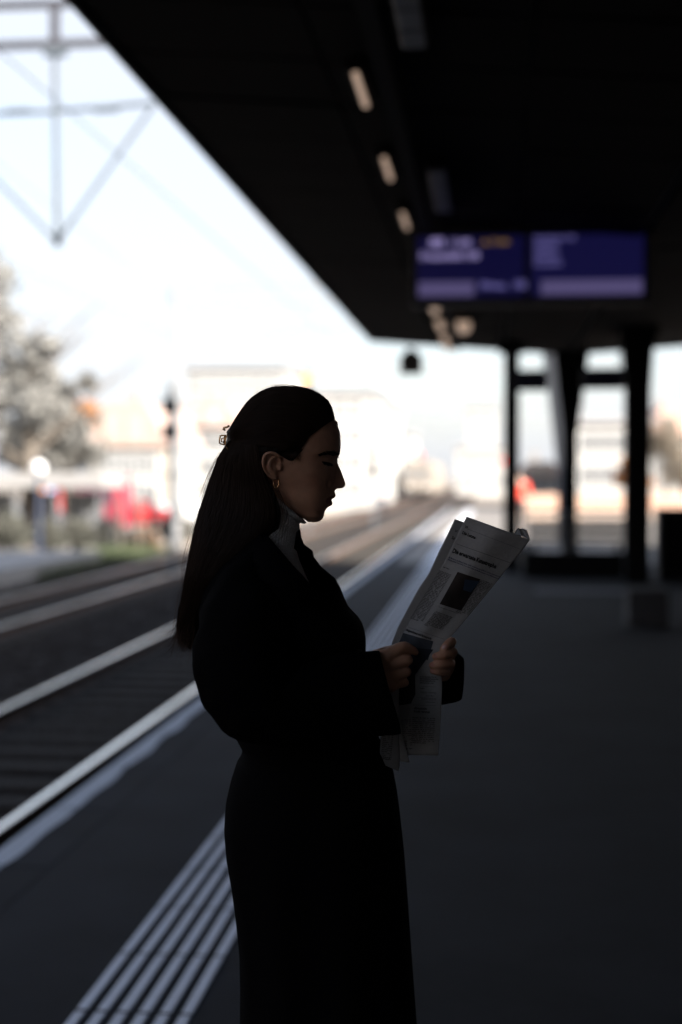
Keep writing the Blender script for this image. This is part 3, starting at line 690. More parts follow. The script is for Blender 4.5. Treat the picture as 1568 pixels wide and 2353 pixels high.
# signals
def signal(label, px, py, Y, lights, base=-.97, heads=None, hs=1.0):
    p = tp(px, py, Y); t = thing('signal_mast', label, 'signal', (p.x, Y, base), group='railway signals')
    h = p.z-base
    MB().tube([(0,.12,0),(0,.12,h+.5)], .06, n=8).build('mast', M['galv'], t)
    for (dz, kind) in heads:
        hd = MB().box(-.19*hs,.19*hs,-.05,.06,h+dz-.19*hs,h+dz+.19*hs,bev=.02).build('signal_head', M['blackbox'], t)
        if kind: MB().tube([(0,-.075,h+dz),(0,-.052,h+dz)], .17, n=16).build('lens', M[kind], hd)
    MB().box(-.3,.3,-.12,-.02,h-1.7,h-1.65).build('step', M['galv'], t) if h > 2.5 else None
    return t
signal('railway signal showing an orange light just above the woman\'s head', 706, 870, 60, 1, heads=[(0,'orange_light'),(-.5,None)])
signal('railway signal showing a red light between the woman\'s face and the distant train', 860, 1040, 66, 1, heads=[(0,'red_light'),(-.6,None),(-1.0,None)])
signal('signal mast with two dark square boxes left of the woman\'s head', 391, 933, 34, 1, heads=[(0,None),(-.62,None)], hs=.95)
signal('far signal with a pinkish red light left of the slim column', 1160, 1060, 95, 1, heads=[(0,'red_light')])
# distant train on the second track
Yd = 150; tr = thing('train', 'distant brown train front with a red light on its roof, on the second track', 'train', (-7.7, Yd, -.55))
MB().prism([(-1.45,.5),(1.45,.5),(1.5,2.4),(1.3,3.7),(.8,4.0),(-.8,4.0),(-1.3,3.7),(-1.5,2.4)], 0, 40).build('body', mat('train_grey', (.23,.20,.17), .6, var=.1, scale=2), tr)
for s in (-.68,.68): MB().box(s-.52,s+.52,-.03,-.004,1.9,3.1,bev=.01).build('windscreen', M['window'], tr)
MB().box(-1.3,1.3,-.10,-.004,.35,.85).build('bumper', M['blackbox'], tr)
for s in (-.9,.9): MB().tube([(s,-.06,1.2),(s,-.004,1.2)], .14, n=12).build('headlight', M['globe'], tr)
MB().tube([(0,-.05,4.5),(0,.05,4.5)], .35, n=14).build('roof_light', M['red_light'], tr); MB().box(-.1,.1,0,.1,4.0,4.2).build('light_bracket', M['blackbox'], tr)

# two far people
def person_far(label, x, y, z, top, legs, skin=(.5,.35,.28)):
    t = thing('person', label, 'person', (x, y, z))
    m_ = MB()
    def sk(name, pts, edges, radii, m, parent):
        me = bpy.data.meshes.new(name); me.from_pydata(pts, edges, []); o = link(name, me, m, parent)
        md = o.modifiers.new('s', 'SKIN'); o.modifiers.new('sub', 'SUBSURF').render_levels = 1
        for i, r in enumerate(radii): me.skin_vertices[0].data[i].radius = r if hasattr(r,'__len__') else (r, r)
        me.skin_vertices[0].data[0].use_root = True
        return o
    def skinned(name, pts, edges, radii, m, parent):
        me = bpy.data.meshes.new(name); me.from_pydata(pts, edges, []); o = bpy.data.objects.new(name, me); COL.objects.link(o)
        o.modifiers.new('s', 'SKIN'); sb_ = o.modifiers.new('sub', 'SUBSURF'); sb_.levels = 1
        for i, r in enumerate(radii): me.skin_vertices[0].data[i].radius = r if hasattr(r,'__len__') else (r, r)
        me.skin_vertices[0].data[0].use_root = True
        dg = bpy.context.evaluated_depsgraph_get(); dg.update(); me2 = bpy.data.meshes.new_from_object(o.evaluated_get(dg)); bpy.data.objects.remove(o)
        me2.materials.clear(); return link(name, me2, m, parent, None)
    skm = mat('far_skin', skin, .6, var=.05, scale=5)
    skinned('body', [(0,0,.95),(0,0,1.2),(0,0,1.42),(0,0,1.52),(0,0,1.64),(-.2,0,1.4),(-.27,0,1.12),(-.25,-.08,.88),(.2,0,1.4),(.27,0,1.12),(.25,-.08,.88),
             (-.1,0,.88),(-.11,0,.48),(-.11,.03,.08),(-.11,-.12,.03),(.1,0,.88),(.12,0,.48),(.12,.03,.08),(.12,-.12,.03)],
            [(0,1),(1,2),(2,3),(3,4),(2,5),(5,6),(6,7),(2,8),(8,9),(9,10),(0,11),(11,12),(12,13),(13,14),(0,15),(15,16),(16,17),(17,18)],
            [.12,.12,.11,.045,.09,.05,.04,.03,.05,.04,.03,.08,.055,.04,.03,.08,.055,.04,.03], skm, t)
    skinned('jacket', [(0,0,.86),(0,0,1.15),(0,0,1.40),(-.2,0,1.41),(-.28,0,1.12),(-.26,-.08,.93),(.2,0,1.41),(.28,0,1.12),(.26,-.08,.93)],
            [(0,1),(1,2),(2,3),(3,4),(4,5),(2,6),(6,7),(7,8)], [.155,.15,.14,.075,.06,.05,.075,.06,.05], top, t)
    skinned('trousers', [(0,0,.9),(-.1,0,.86),(-.11,0,.48),(-.11,.02,.12),(.1,0,.86),(.12,0,.48),(.12,.02,.12)], [(0,1),(1,2),(2,3),(0,4),(4,5),(5,6)], [.13,.10,.075,.06,.10,.075,.06], legs, t)
    MB().sphere((0,.02,1.69), .10, 14, (1,1.1,1)).build('hair', M['blackbox'], t, smooth=True)
    return t
p = tp(1193, 1130, 40); person_far('person in a bright red jacket and dark trousers beyond the slim column', p.x, 40, 0, mat('red_jacket', (.75,.06,.03), .7, var=.1, scale=4), mat('dark_trousers', (.03,.03,.035), .8, var=.1, scale=4))
p = tp(878, 1130, 88); person_far('small far person in dark blue clothes beside the tracks', p.x, 88, -.97, mat('navy_coat', (.02,.035,.07), .8, var=.1, scale=4), mat('navy_trousers', (.02,.02,.03), .8, var=.1, scale=4))
# ------------------------------------------------------------------ the woman (own frame: u forward, v to her left, z up)
from mathutils import noise
DW = 2.46
def P(px, py, v=0.0):
    a = (px-784)/F; b = -(py-1176.5)/F
    fwd = math.cos(PITCH) + b*math.sin(PITCH); z = -math.sin(PITCH) + b*math.cos(PITCH)
    t = (DW+v)/fwd
    return np.array([a*t, v, CAMZ + z*t])
U0 = P(700, 1098)[0]
Fw = Vector((-math.sin(YAW), math.cos(YAW), 0)); Rt = Vector((math.cos(YAW), math.sin(YAW), 0))
def frame(u, v=0): return Fw*(DW+v) + Rt*u
def D1(x, y, v=0): return P(367.5+.3125*x, 826.9+.3125*y, v)      # head detail
def D2(x, y, v=0): return P(796.25+.3125*x, 1133.1+.3125*y, v)    # newspaper detail
def D5(x, y, v=0): return P(857.5+.15625*x, 1439.4+.15625*y, v)   # hands detail
def D6(x, y, v=0): return P(612.5+.11719*x, 980+.11719*y, v)      # face detail
def L_(p): return (p[0]-U0, p[1], p[2])
woman = thing('person', 'woman with long dark hair in a black coat, reading a newspaper in profile', 'person', frame(U0), YAW)

def curve_of(pts, f=D1, col=0):
    """z -> u table from outline points"""
    q = np.array([f(*p)[[0,2]] for p in pts]); o = np.argsort(q[:,1], kind='stable'); return q[o,1], q[o,0]
def tab(pts, f=D1):
    Z, U = curve_of(pts, f); return lambda z: np.interp(z, Z, U)
K1 = (D1(1000,0)[0]-D1(0,0)[0])/1000       # metres per head-detail pixel
def wtab(pts):
    Z = np.array([D1(0, y)[2] for y, _ in pts]); Wd = np.array([w for _, w in pts])*K1; o = np.argsort(Z); return lambda z: np.interp(z, Z[o], Wd[o])
prof = tab([(1405,0),(1440,100),(1455,200),(1462,320),(1460,420),(1450,500),(1440,555),(1412,590),(1398,650),(1400,700),(1425,770),(1465,860),(1500,950),
            (1530,1040),(1555,1110),(1550,1160),(1525,1198),(1475,1213),(1420,1215),(1385,1217),(1360,1228),(1340,1260),(1340,1295),(1362,1330),(1362,1370),
            (1330,1405),(1270,1432),(1270,1440),(1290,1465),(1303,1500),(1300,1540),(1270,1553),(1240,1562),(1190,1600),(1155,1645),(1140,1690),(1130,1750),
            (1110,1800),(1075,1840),(1020,1868),(950,1876)], D6)
ztop6 = D6(0,0)[2]
top_f = tab([(900,205),(1040,215),(1120,240),(1190,285),(1235,330),(1258,380),(1275,430),(1300,450)])
def uface_true(z): return np.where(z > D1(0,450)[2], top_f(z), prof(z))
base_f0 = tab([(1300,450),(1322,500),(1329,560),(1331,640),(1326,690),(1306,715),(1292,800),(1284,900),(1268,960),(1258,1000),(1242,1060),(1226,1100),(1214,1130),(1204,1150),(1180,1180),(1120,1192)])
def ubase(z): return np.where(z > D1(0,450)[2], top_f(z), np.minimum(base_f0(z), prof(z)+.0))
ub = tab([(900,205),(850,215),(790,240),(690,300),(615,400),(575,500),(562,600),(570,700),(605,800),(680,900),(765,955),(850,1010),(895,1050),(955,1100),(1020,1145),(1090,1190)])
Wh = wtab([(204,10),(215,105),(240,165),(300,235),(400,288),(500,302),(600,304),(700,296),(800,284),(900,262),(1000,236),(1050,216),(1100,190),(1150,148),(1180,95),(1193,30)])
def smax(a, b, k): 
    h = np.clip(.5+.5*(a-b)/k, 0, 1); return b*(1-h)+a*h+k*h*(1-h)
def gau(u, z, x, y, sx, sy, rot=0):
    c = D1(x, y); du, dz = u-c[0], z-c[2]; cr, sr = math.cos(rot), math.sin(rot)
    return np.exp(-((du*cr+dz*sr)/(sx*K1))**2/2 - ((-du*sr+dz*cr)/(sy*K1))**2/2)
wnose = wtab([(690,24),(705,32),(780,38),(850,50),(900,66),(925,70),(945,60),(955,10)])
def whead(u, z):
    a, b = ub(z), ubase(z); s = np.clip((u-a)/(b-a), 0, 1)
    w = Wh(z)*np.maximum(1-np.abs(2*s-1)**2.35, 0)**(1/2.1)
    ft = uface_true(z)
    # nose
    yz = (z < D1(0,690)[2]) & (z > D1(0,952)[2])
    u0 = D1(1225,0)[0]
    wn = wnose(z)*np.clip((ft-u)/(ft-u0), 0, 1)**.55
    w = np.where(yz, smax(w, wn, .004), w)
    # lips
    yl = (z < D1(0,950)[2]) & (z > D1(0,1100)[2])
    uc = D1(1200,0)[0]; rr = np.clip((u-uc)/np.maximum(ft-uc, 1e-4), 0, 1)
    wl = .023*np.sqrt(np.maximum(1-rr**2, 0))
    w = np.where(yl, smax(w, wl, .003), w)
    chin = (z <= D1(0,1100)[2]); rr = np.clip((u-D1(1120,0)[0])/np.maximum(ft-D1(1120,0)[0],1e-4),0,1)
    w = np.where(chin & (u > D1(1120,0)[0]), smax(w, .022*np.sqrt(np.maximum(1-rr**2,0)), .003), w)
    inner = np.clip(w/.012, 0, 1)
    d = (-.0075*gau(u,z,1262,748,46,34) + .0058*gau(u,z,1238,752,24,15) - .0018*gau(u,z,1235,727,36,5,-.12) - .0022*gau(u,z,1240,764,30,4,-.15)
         + .0030*gau(u,z,1248,694,60,13) + .0035*gau(u,z,1130,840,85,55) - .0028*gau(u,z,1222,985,16,46,.45) + .0066*gau(u,z,1272,917,22,19)
         - .0060*gau(u,z,1243,915,8,24) - .0045*gau(u,z,1302,938,13,6) - .0022*gau(u,z,1232,1034,40,5,.12) + .0012*gau(u,z,1235,1018,30,8) + .0016*gau(u,z,1235,1052,28,9)
         - .0030*gau(u,z,1205,1036,10,12) - .0025*gau(u,z,1075,1100,45,14,-.5) - .003*gau(u,z,1010,930,90,70) + .002*gau(u,z,1150,1150,40,30))
    return np.maximum(w + d*inner, 0)
body = MB()
zr = np.concatenate([np.linspace(D1(0,1192)[2], D1(0,206)[2], 330)])
NS = 56; rings = []
for z in zr:
    a, b = ub(z), uface_true(np.array(z)); t = np.linspace(0, 1, NS); s = (1-np.cos(math.pi*t))/2
    u = a + (b-a)*s; w_ = whead(u, np.full_like(u, z)); w_[0] = w_[-1] = 0
    ring = [(u[i]-U0, -w_[i], z) for i in range(NS)] + [(u[i]-U0, w_[i], z) for i in range(NS-2, 0, -1)]
    rings.append(ring)
def loft(mb, rings, closed=True, caps=True):
    n = len(rings[0]); v = [p for r in rings for p in r]; f = []
    for i in range(len(rings)-1):
        for k in range(n if closed else n-1): f.append((i*n+k, i*n+(k+1)%n, (i+1)*n+(k+1)%n, (i+1)*n+k))
    if caps and closed: f.append(tuple(range(n-1,-1,-1))); f.append(tuple((len(rings)-1)*n+k for k in range(n)))
    mb.add(v, f)
loft(body, rings)
def limb(mb, pts, rad, n=16, sub=4):
    """smooth tapered closed limb through points given in local coordinates, with rounded ends"""
    pts = [Vector(p) for p in pts]; m = len(pts)
    rad = [rad]*m if not hasattr(rad,'__len__') else list(rad)
    out, rr = [], []
    for i in range(m-1):
        p0 = pts[max(i-1,0)]; p1 = pts[i]; p2 = pts[i+1]; p3 = pts[min(i+2,m-1)]
        for k in range(sub):
            t = k/sub; q = .5*((2*p1)+(-p0+p2)*t+(2*p0-5*p1+4*p2-p3)*t*t+(-p0+3*p1-3*p2+p3)*t**3)
            out.append(q); rr.append(rad[i]+(rad[i+1]-rad[i])*t)
    out.append(pts[-1]); rr.append(rad[-1])
    d0 = (out[0]-out[1]).normalized(); d1 = (out[-1]-out[-2]).normalized(); r0, r1 = rr[0], rr[-1]
    pre = [(out[0]+d0*r0*c, r0*s) for c, s in ((.97,.22),(.85,.52),(.5,.86))]; post = [(out[-1]+d1*r1*c, r1*s) for c, s in ((.5,.86),(.85,.52),(.97,.22))]
    O = [p for p,_ in pre]+out+[p for p,_ in post]; Rr = [r for _,r in pre]+rr+[r for _,r in post]
    mb.tube(O, Rr, n=n)
# ears
for sv in (-1, 1):
    def ear(x, y, off):
        q = D1(x, y); w0 = float(whead(np.array(q[0]), np.array(q[2]))); return (q[0]-U0, sv*(w0+off), q[2])
    limb(body, [ear(903,762,.000), ear(897,725,.006), ear(868,697,.011), ear(825,692,.015), ear(790,712,.018), ear(780,760,.019), ear(789,805,.016), ear(812,842,.011), ear(842,866,.006)], [.0024,.0026,.003,.0032,.0032,.003,.0028,.0030,.0036], n=10)
    limb(body, [ear(862,722,.008), ear(832,738,.012), ear(820,775,.012), ear(832,812,.010), ear(860,826,.007)], [.003,.0034,.0038,.0038,.003], n=10)
    limb(body, [ear(850,835,.004), ear(860,862,.004)], [.0065,.0052], n=10)
    limb(body, [ear(897,782,.003), ear(897,805,.003)], [.004,.0038], n=10)
    limb(body, [ear(838,775,-.001), ear(845,810,0)], [.010,.009], n=12)
def LP(px, py, v=0): return L_(P(px, py, v))
limb(body, [L_(D1(880,900)), L_(D1(830,1060)), L_(D1(790,1250)), L_(D1(760,1450))], [.056,.050,.046,.036], n=24)
limb(body, [LP(590,1350), LP(605,1420), LP(680,1580), LP(712,1720), LP(715,1880)], [.040,.085,.105,.095,.115], n=24)
for sv, wr in ((-1, 0), (1, 1)):
    limb(body, [LP(600,1385, sv*.06), LP(585,1395, sv*.135)], [.05,.045], n=18)
    hip = P(715,1900)
    limb(body, [(hip[0]-U0, sv*.08, hip[2]), (hip[0]-U0+.01, sv*.085, .50), (hip[0]-U0, sv*.09, .10)], [.085,.055,.037], n=18)
    limb(body, [(hip[0]-U0-.03, sv*.09, .045), (hip[0]-U0+.15, sv*.095, .03)], [.035,.025], n=14)
H5 = lambda x, y, v: L_(D5(x, y, v))
# near arm and hand (her right)
limb(body, [LP(585,1395,-.14), LP(585,1500,-.21), LP(610,1620,-.215)], [.05,.045,.04], n=18)
limb(body, [LP(610,1620,-.215), LP(740,1610,-.17), H5(-130,720,-.105)], [.040,.031,.023], n=18)
limb(body, [H5(-130,700,-.105), H5(60,580,-.094)], [.023,.023], n=16)
for mx_, my_, r in ((190,440,.0135),(185,600,.013),(225,745,.012),(262,885,.0105)):
    limb(body, [H5(-60,610+ (my_-600)*.3,-.100), H5(mx_,my_,-.092)], [.020,r], n=14)
limb(body, [H5(185,440,-.090), H5(430,308,-.078), H5(548,335,-.066), H5(622,378,-.058)], [.0125,.0100,.0080,.0062], n=14)
limb(body, [H5(190,600,-.092), H5(360,540,-.088), H5(490,500,-.080), H5(505,500,-.064), H5(420,520,-.056)], [.0118,.0095,.0098,.0085,.007], n=14)
limb(body, [H5(228,740,-.092), H5(370,700,-.087), H5(480,672,-.080), H5(492,672,-.064), H5(410,690,-.056)], [.0110,.0085,.0088,.0078,.0065], n=14)
limb(body, [H5(265,885,-.090), H5(370,850,-.085), H5(452,828,-.078), H5(462,828,-.064), H5(400,840,-.057)], [.0098,.0076,.0080,.007,.006], n=14)
limb(body, [H5(40,470,-.085), H5(200,400,-.060), H5(330,350,-.030), H5(440,340,-.018)], [.015,.0125,.010,.0075], n=14)
# far arm and hand (her left)
limb(body, [LP(610,1395,.14), LP(660,1500,.21), LP(720,1600,.21)], [.05,.045,.04], n=18)
limb(body, [LP(720,1600,.21), LP(880,1590,.13), H5(1060,800,.055)], [.042,.034,.022], n=18)
for mx_, my_, r in ((1070,330,.0115),(1110,450,.0115),(1090,580,.011),(1050,690,.010)):
    limb(body, [H5(1070,790,.05), H5(mx_,my_,.012)], [.018,r], n=14)
limb(body, [H5(1070,330,.012), H5(1150,232,-.022), H5(1140,236,-.040), H5(1080,285,-.056), H5(1030,335,-.057)], [.0100,.0086,.0086,.0076,.0062], n=14)
limb(body, [H5(1110,450,.012), H5(1170,382,-.022), H5(1150,388,-.044), H5(1030,415,-.060), H5(915,442,-.058)], [.0100,.0086,.0086,.0078,.0062], n=14)
limb(body, [H5(1090,580,.012), H5(1140,545,-.022), H5(1120,548,-.044), H5(990,560,-.060), H5(870,572,-.058)], [.0095,.0082,.0082,.0074,.006], n=14)
limb(body, [H5(1050,690,.012), H5(1080,672,-.022), H5(1062,672,-.042), H5(960,668,-.057), H5(880,655,-.057)], [.0085,.0072,.0072,.0066,.0055], n=14)
limb(body, [H5(1080,700,.03), H5(900,480,.02), H5(820,380,.004)], [.014,.011,.008], n=14)
def remeshed(mb, voxel, smooth_it=2):
    me = mb.mesh('tmp'); o = bpy.data.objects.new('tmp', me); COL.objects.link(o)
    r = o.modifiers.new('r', 'REMESH'); r.mode = 'VOXEL'; r.voxel_size = voxel; r.adaptivity = 0
    s = o.modifiers.new('s', 'SMOOTH'); s.factor = .5; s.iterations = smooth_it
    dg = bpy.context.evaluated_depsgraph_get(); dg.update(); me2 = bpy.data.meshes.new_from_object(o.evaluated_get(dg)); bpy.data.objects.remove(o)
    me2.polygons.foreach_set('use_smooth', [True]*len(me2.polygons)); me2.materials.clear(); return me2
bme = remeshed(body, .0019, 2); bme.name = 'body'
n = len(bme.vertices); co = np.empty(n*3, np.float32); bme.vertices.foreach_get('co', co); co = co.reshape(-1,3)
u, z = co[:,0]+U0, co[:,2]
tint = np.tile(np.array([.55,.30,.20,1.0]), (n,1))
yy = (D1(0,0)[2]-z)/K1; xx = (u-D1(0,0)[0])/K1
fr = np.array([noise.fractal(Vector(co[i]*90), 1, 2, 3) if co[i,2] > 1.38 else 0 for i in range(n)])
tint[:,:3] *= (1+.10*fr)[:,None]
lipc = D1(1235,1034)
up_ = 1018 + (1255-xx)*.06; 
lip = (xx > 1207) & (xx < 1300) & (yy > 1034-36*np.clip((xx-1200)/70,0,1)) & (yy < 1036+38*np.clip((xx-1200)/60,0,1)) & (np.abs(co[:,1]) < .027)
tint[lip,:3] = [.27,.085,.07]
cheek = np.exp(-((xx-1150)/80)**2-((yy-900)/80)**2)*.08; tint[:,1] *= 1-cheek; tint[:,2] *= 1-cheek
ca = bme.color_attributes.new('tint', 'FLOAT_COLOR', 'POINT'); ca.data.foreach_set('color', tint.astype(np.float32).ravel())
skin = mat('skin', (.42,.225,.15), .52, bump=.12, scale=900, spec=.4)
nn = skin.node_tree; at_ = nn.nodes.new('ShaderNodeAttribute'); at_.attribute_name = 'tint'
nn.links.new(at_.outputs['Color'], nn.nodes['Principled BSDF'].inputs['Base Color'])
nn.nodes['Principled BSDF'].inputs['Subsurface Weight'].default_value = .12; nn.nodes['Principled BSDF'].inputs['Subsurface Radius'].default_value = (.01,.004,.002)
link('body', bme, skin, woman)

# strands as thin triangular tubes in one mesh
def strands(name, paths, rad, m, parent):
    V, Fc = [], []; base = 0
    for p in paths:
        p = np.asarray(p); k = len(p); d = np.gradient(p, axis=0); d /= np.linalg.norm(d,axis=1)[:,None]+1e-9
        a = np.cross(d, np.array([.3,1,.2])); a /= np.linalg.norm(a,axis=1)[:,None]+1e-9; b = np.cross(d, a)
        r = (rad*(1-.75*np.linspace(0,1,k)**3))[:,None]
        ring = np.stack([p+a*r, p-a*r*.5+b*r*.87, p-a*r*.5-b*r*.87], 1).reshape(-1,3); V.append(ring)
        i = np.arange(k-1)[:,None]*3 + base
        q = np.concatenate([np.concatenate([i+j, i+(j+1)%3, i+3+(j+1)%3, i+3+j],1) for j in range(3)]); Fc.append(q); base += 3*k
    return fast_mesh(name, np.concatenate(V), np.concatenate(Fc), m, parent, smooth=True)
hairm = mat('hair', (.006,.004,.003), .6, spec=.15, var=.35, scale=60, bump=.3, stretch=(1,1,.05))
hairm2 = mat('hair_strand', (.020,.010,.0065), .5, spec=.18)
# shell
hb = tab([(900,193),(820,202),(745,236),(680,278),(620,340),(570,415),(528,478),(492,530),(497,580),(478,636),(434,705),(398,800),(368,885),(345,965),(318,1045),(298,1110),(272,1190),(255,1270),(240,1340),(222,1440),(204,1530),(185,1640),(165,1764),(142,1900),(133,1980),(160,2050),(210,2120)])
hs_f = tab([(960,193),(1010,199),(1100,219),(1180,252),(1240,298),(1266,345),(1280,390),(1292,432),(1322,500),(1330,690),(1328,800),(1300,900),(1220,1000),(1090,1100),(980,1200),(860,1300),(760,1400),(640,1500),(540,1600),(440,1764),(345,1900),(310,2000),(295,2060),(240,2125)])
hcut = tab([(960,193),(1010,199),(1100,219),(1180,252),(1240,298),(1266,345),(1280,390),(1290,436),(1215,478),(1150,520),(1105,570),(1068,630),(1030,670),(905,690),(790,700),(776,720),(773,760),(790,830),(815,900),(850,960),(880,1040),(900,1130),(885,1230),(840,1320),(740,1410),(620,1510),(520,1610),(430,1764),(345,1900),(305,2000),(290,2060),(235,2125)])
WHt = wtab([(193,8),(202,90),(225,165),(260,215),(300,252),(400,308),(500,325),(600,330),(700,330),(800,320),(900,300),(1000,300),(1100,310),(1200,330),(1300,350),(1400,360),(1600,340),(1764,270),(1900,225),(1990,180),(2060,120),(2125,8)])
def whair(u, z):
    a, b = hb(z), hs_f(z); s = np.clip((u-a)/(b-a), 0, 1)
    w = WHt(z)*np.maximum(1-np.abs(2*s-1)**2.3, 0)**(1/2.2)
    c = hcut(z); hd = whead(u, z) if True else 0
    up = z > D1(0,700)[2]
    t = np.clip((c-u)/.022, 0, 1); t = t*t*(3-2*t); sil = z > D1(0,436)[2]
    return np.where(up & ~sil, hd + .0008 + (np.maximum(w, hd+.002)-hd-.0008)*t, w)
rings = []
for z in np.linspace(D1(0,2123)[2], D1(0,194)[2], 260):
    a, c = hb(z), hcut(z); s = (1-np.cos(math.pi*np.linspace(0,1,40)))/2; u = a+(c-a)*s
    w_ = whair(u, np.full_like(u, z)); w_[0] = 0
    if z > D1(0,436)[2]: w_[-1] = 0
    ph = 40*(u-a)
    w_ = w_*(1+.012*np.sin(u*900+2*np.sin(z*30)) + .010*np.sin(u*420+z*25))
    rings.append([(u[i]-U0, -w_[i], z) for i in range(40)] + [(u[i]-U0, w_[i], z) for i in range(39, 0, -1)])
hb_ = MB(); loft(hb_, rings); hair_o = hb_.build('hair', hairm, woman, smooth=True)
def resample(pts, n):
    p = np.array(pts, float); d = np.r_[0, np.cumsum(np.linalg.norm(np.diff(p,axis=0),axis=1))]; t = np.linspace(0, d[-1], n)
    return np.stack([np.interp(t, d, p[:,0]), np.interp(t, d, p[:,1])], 1)
def sm(p):
    q = p.copy()
    for _ in range(3): q[1:-1] = (q[:-2]+2*q[1:-1]+q[2:])/4
    return q
A0 = sm(resample([(1288,436),(1262,330),(1190,252),(1100,214),(1000,196),(900,190),(810,202),(740,234),(660,290),(600,368),(550,440),(508,500),(520,560),(535,600)], 26))
A1 = sm(resample([(1105,575),(1000,520),(880,470),(760,460),(660,500),(590,560),(560,600)], 26))
A2 = sm(resample([(1000,735),(985,700),(930,665),(850,650),(750,640),(650,625),(565,612)], 26))
B0 = sm(resample([(520,600),(480,640),(430,722),(392,810),(366,885),(340,970),(316,1045),(295,1115),(270,1190),(240,1340),(220,1440),(202,1530),(183,1640),(163,1764),(138,1900),(124,2000),(132,2070),(160,2140)], 34))
B1 = sm(resample([(740,640),(745,700),(770,800),(800,900),(840,1000),(870,1100),(860,1220),(780,1360),(650,1490),(520,1640),(420,1780),(350,1920),(310,2050),(290,2150)], 34))
R = np.random.default_rng(3); paths = []
def to3(path, side, off, jit=0):
    path = np.asarray(path); zz = np.array([D1(x, y)[2] for x, y in path]); uu = np.array([D1(x, y)[0] for x, y in path]); w_ = np.maximum(whair(uu, zz), .012*np.clip((1.37-zz)*30,0,1)) + off
    return np.stack([uu-U0, side*w_, zz], 1)
for i in range(2600):
    q = R.random(); side = -1 if R.random() < .7 else 1
    if q < .6: t = q/.6; path = A0*(1-t)+A1*t
    else: t = (q-.6)/.4; path = A1*(1-t)+A2*t
    ph = R.random()*6.28; k = np.linspace(0,1,len(path))
    path = path + np.stack([np.zeros_like(k), 3.0*np.sin(k*5+ph)*np.sin(math.pi*k) + R.normal()*2.0*(k>0)],1)
    if R.random() < .3: c = int(R.integers(0, 8)); path = path[c:]
    paths.append(to3(path, side, .0004+.0016*R.random()))
for i in range(2600):
    t = R.random()**1.2; path = B0*(1-t)+B1*t; k = np.linspace(0,1,len(path)); ph = R.random()*6.28
    side = -1 if R.random() < .75 else 1
    path = path + np.stack([ (4*np.sin(k*6+ph)+R.normal()*4*k)*np.minimum(k*4,1), -70*R.random()**2*k**3],1)
    e = int(R.integers(29, 35)) if R.random() < .7 else int(R.integers(20, 30)); s0 = int(R.integers(0, 10)) if R.random() < .4 else 0
    paths.append(to3(path[s0:e], side, .0004+.002*R.random()))
strands('hair_strands', paths, .00028, hairm2, hair_o)['kind'] = 'stuff'
# loose strands, flyaways and the wisps in front of the collar
paths = []
for i in range(46):
    s0 = int(R.integers(0, 24)); L = int(R.integers(8, 11)); path = B0[s0:s0+L].copy(); k = np.linspace(0,1,len(path))
    amp = R.random()*34*(.4+s0/24); path[:,0] -= amp*np.sin(math.pi*k*(.5+R.random()*.5)); path[:,1] += R.normal()*8*k
    zz = np.array([D1(x,y)[2] for x,y in path]); uu = np.array([D1(x,y)[0] for x,y in path]); paths.append(np.stack([uu-U0, np.full_like(uu, R.normal()*.03), zz],1))
for i in range(40):
    s0 = int(R.integers(0, 16)); L = int(R.integers(6, 10)); path = A0[s0:s0+L].copy(); k = np.linspace(0,1,len(path))
    path[:,1] -= R.random()*9*np.sin(math.pi*k*(.5+R.random()*.5)); path[:,0] += R.random()*4*k
    zz = np.array([D1(x,y)[2] for x,y in path]); uu = np.array([D1(x,y)[0] for x,y in path]); paths.append(np.stack([uu-U0, np.full_like(uu, R.normal()*.02), zz],1))
for i in range(170):      # tips curling out over the back of the coat
    x0 = 135+R.random()*150; y0 = 1860+R.random()*110; k = np.linspace(0,1,14)[:,None]; o_ = R.random()
    path = np.array([x0,y0]) + k*np.array([-12-R.random()*30, 150+R.random()*110]) + np.array([[-1,0]])*(k**3)*(10+o_**2*140) - np.array([[0,1]])*(k**3)*o_*50
    zz = np.array([D1(x,y)[2] for x,y in path]); uu = np.array([D1(x,y)[0] for x,y in path]); paths.append(np.stack([uu-U0, np.full_like(uu, -.02+R.normal()*.03), zz],1))
for i in range(14):      # wisps by the ear and over the turtleneck
    o = R.normal()*8; path = sm(resample([(870+o,950),(905+o,1030),(930+o*1.6,1120),(935+o*2,1190),(905+o*2,1265),(840+o*3,1325),(780,1360)], 22))
    zz = np.array([D1(x,y)[2] for x,y in path]); uu = np.array([D1(x,y)[0] for x,y in path]); paths.append(np.stack([uu-U0, -(.062+.012*np.linspace(0,1,22)+R.random()*.004), zz],1))
for i in range(60):      # fine hairs at temple and sideburn
    x0 = 985+R.random()*70; y0 = 700-R.random()*60*(x0-985)/70; k = np.linspace(0,1,8)[:,None]
    path = np.array([x0-20,y0]) + k*np.array([R.random()*30, 45+R.random()*25])*(.4+.8*R.random())
    zz = np.array([D1(x,y)[2] for x,y in path]); uu = np.array([D1(x,y)[0] for x,y in path]); w_ = whead(uu, zz)+.0008; paths.append(np.stack([uu-U0, -w_, zz],1))
HLc = sm(resample([(1288,436),(1215,478),(1150,520),(1105,570),(1068,630),(1030,670),(1000,735)], 60))
for i in range(520):
    c = HLc[int(R.integers(0,59))] + R.normal(size=2)*3; k = np.linspace(0,1,8)[:,None]; d = np.array([-30-R.random()*40, -26+R.normal()*10])
    path = c + np.array([7,5])*R.random() + k*d; zz = np.array([D1(a,b)[2] for a,b in path]); uu = np.array([D1(a,b)[0] for a,b in path]); w_ = np.maximum(whead(uu, zz)+.0006, whair(uu, zz)+.0003); paths.append(np.stack([uu-U0, -w_, zz],1)[::-1])
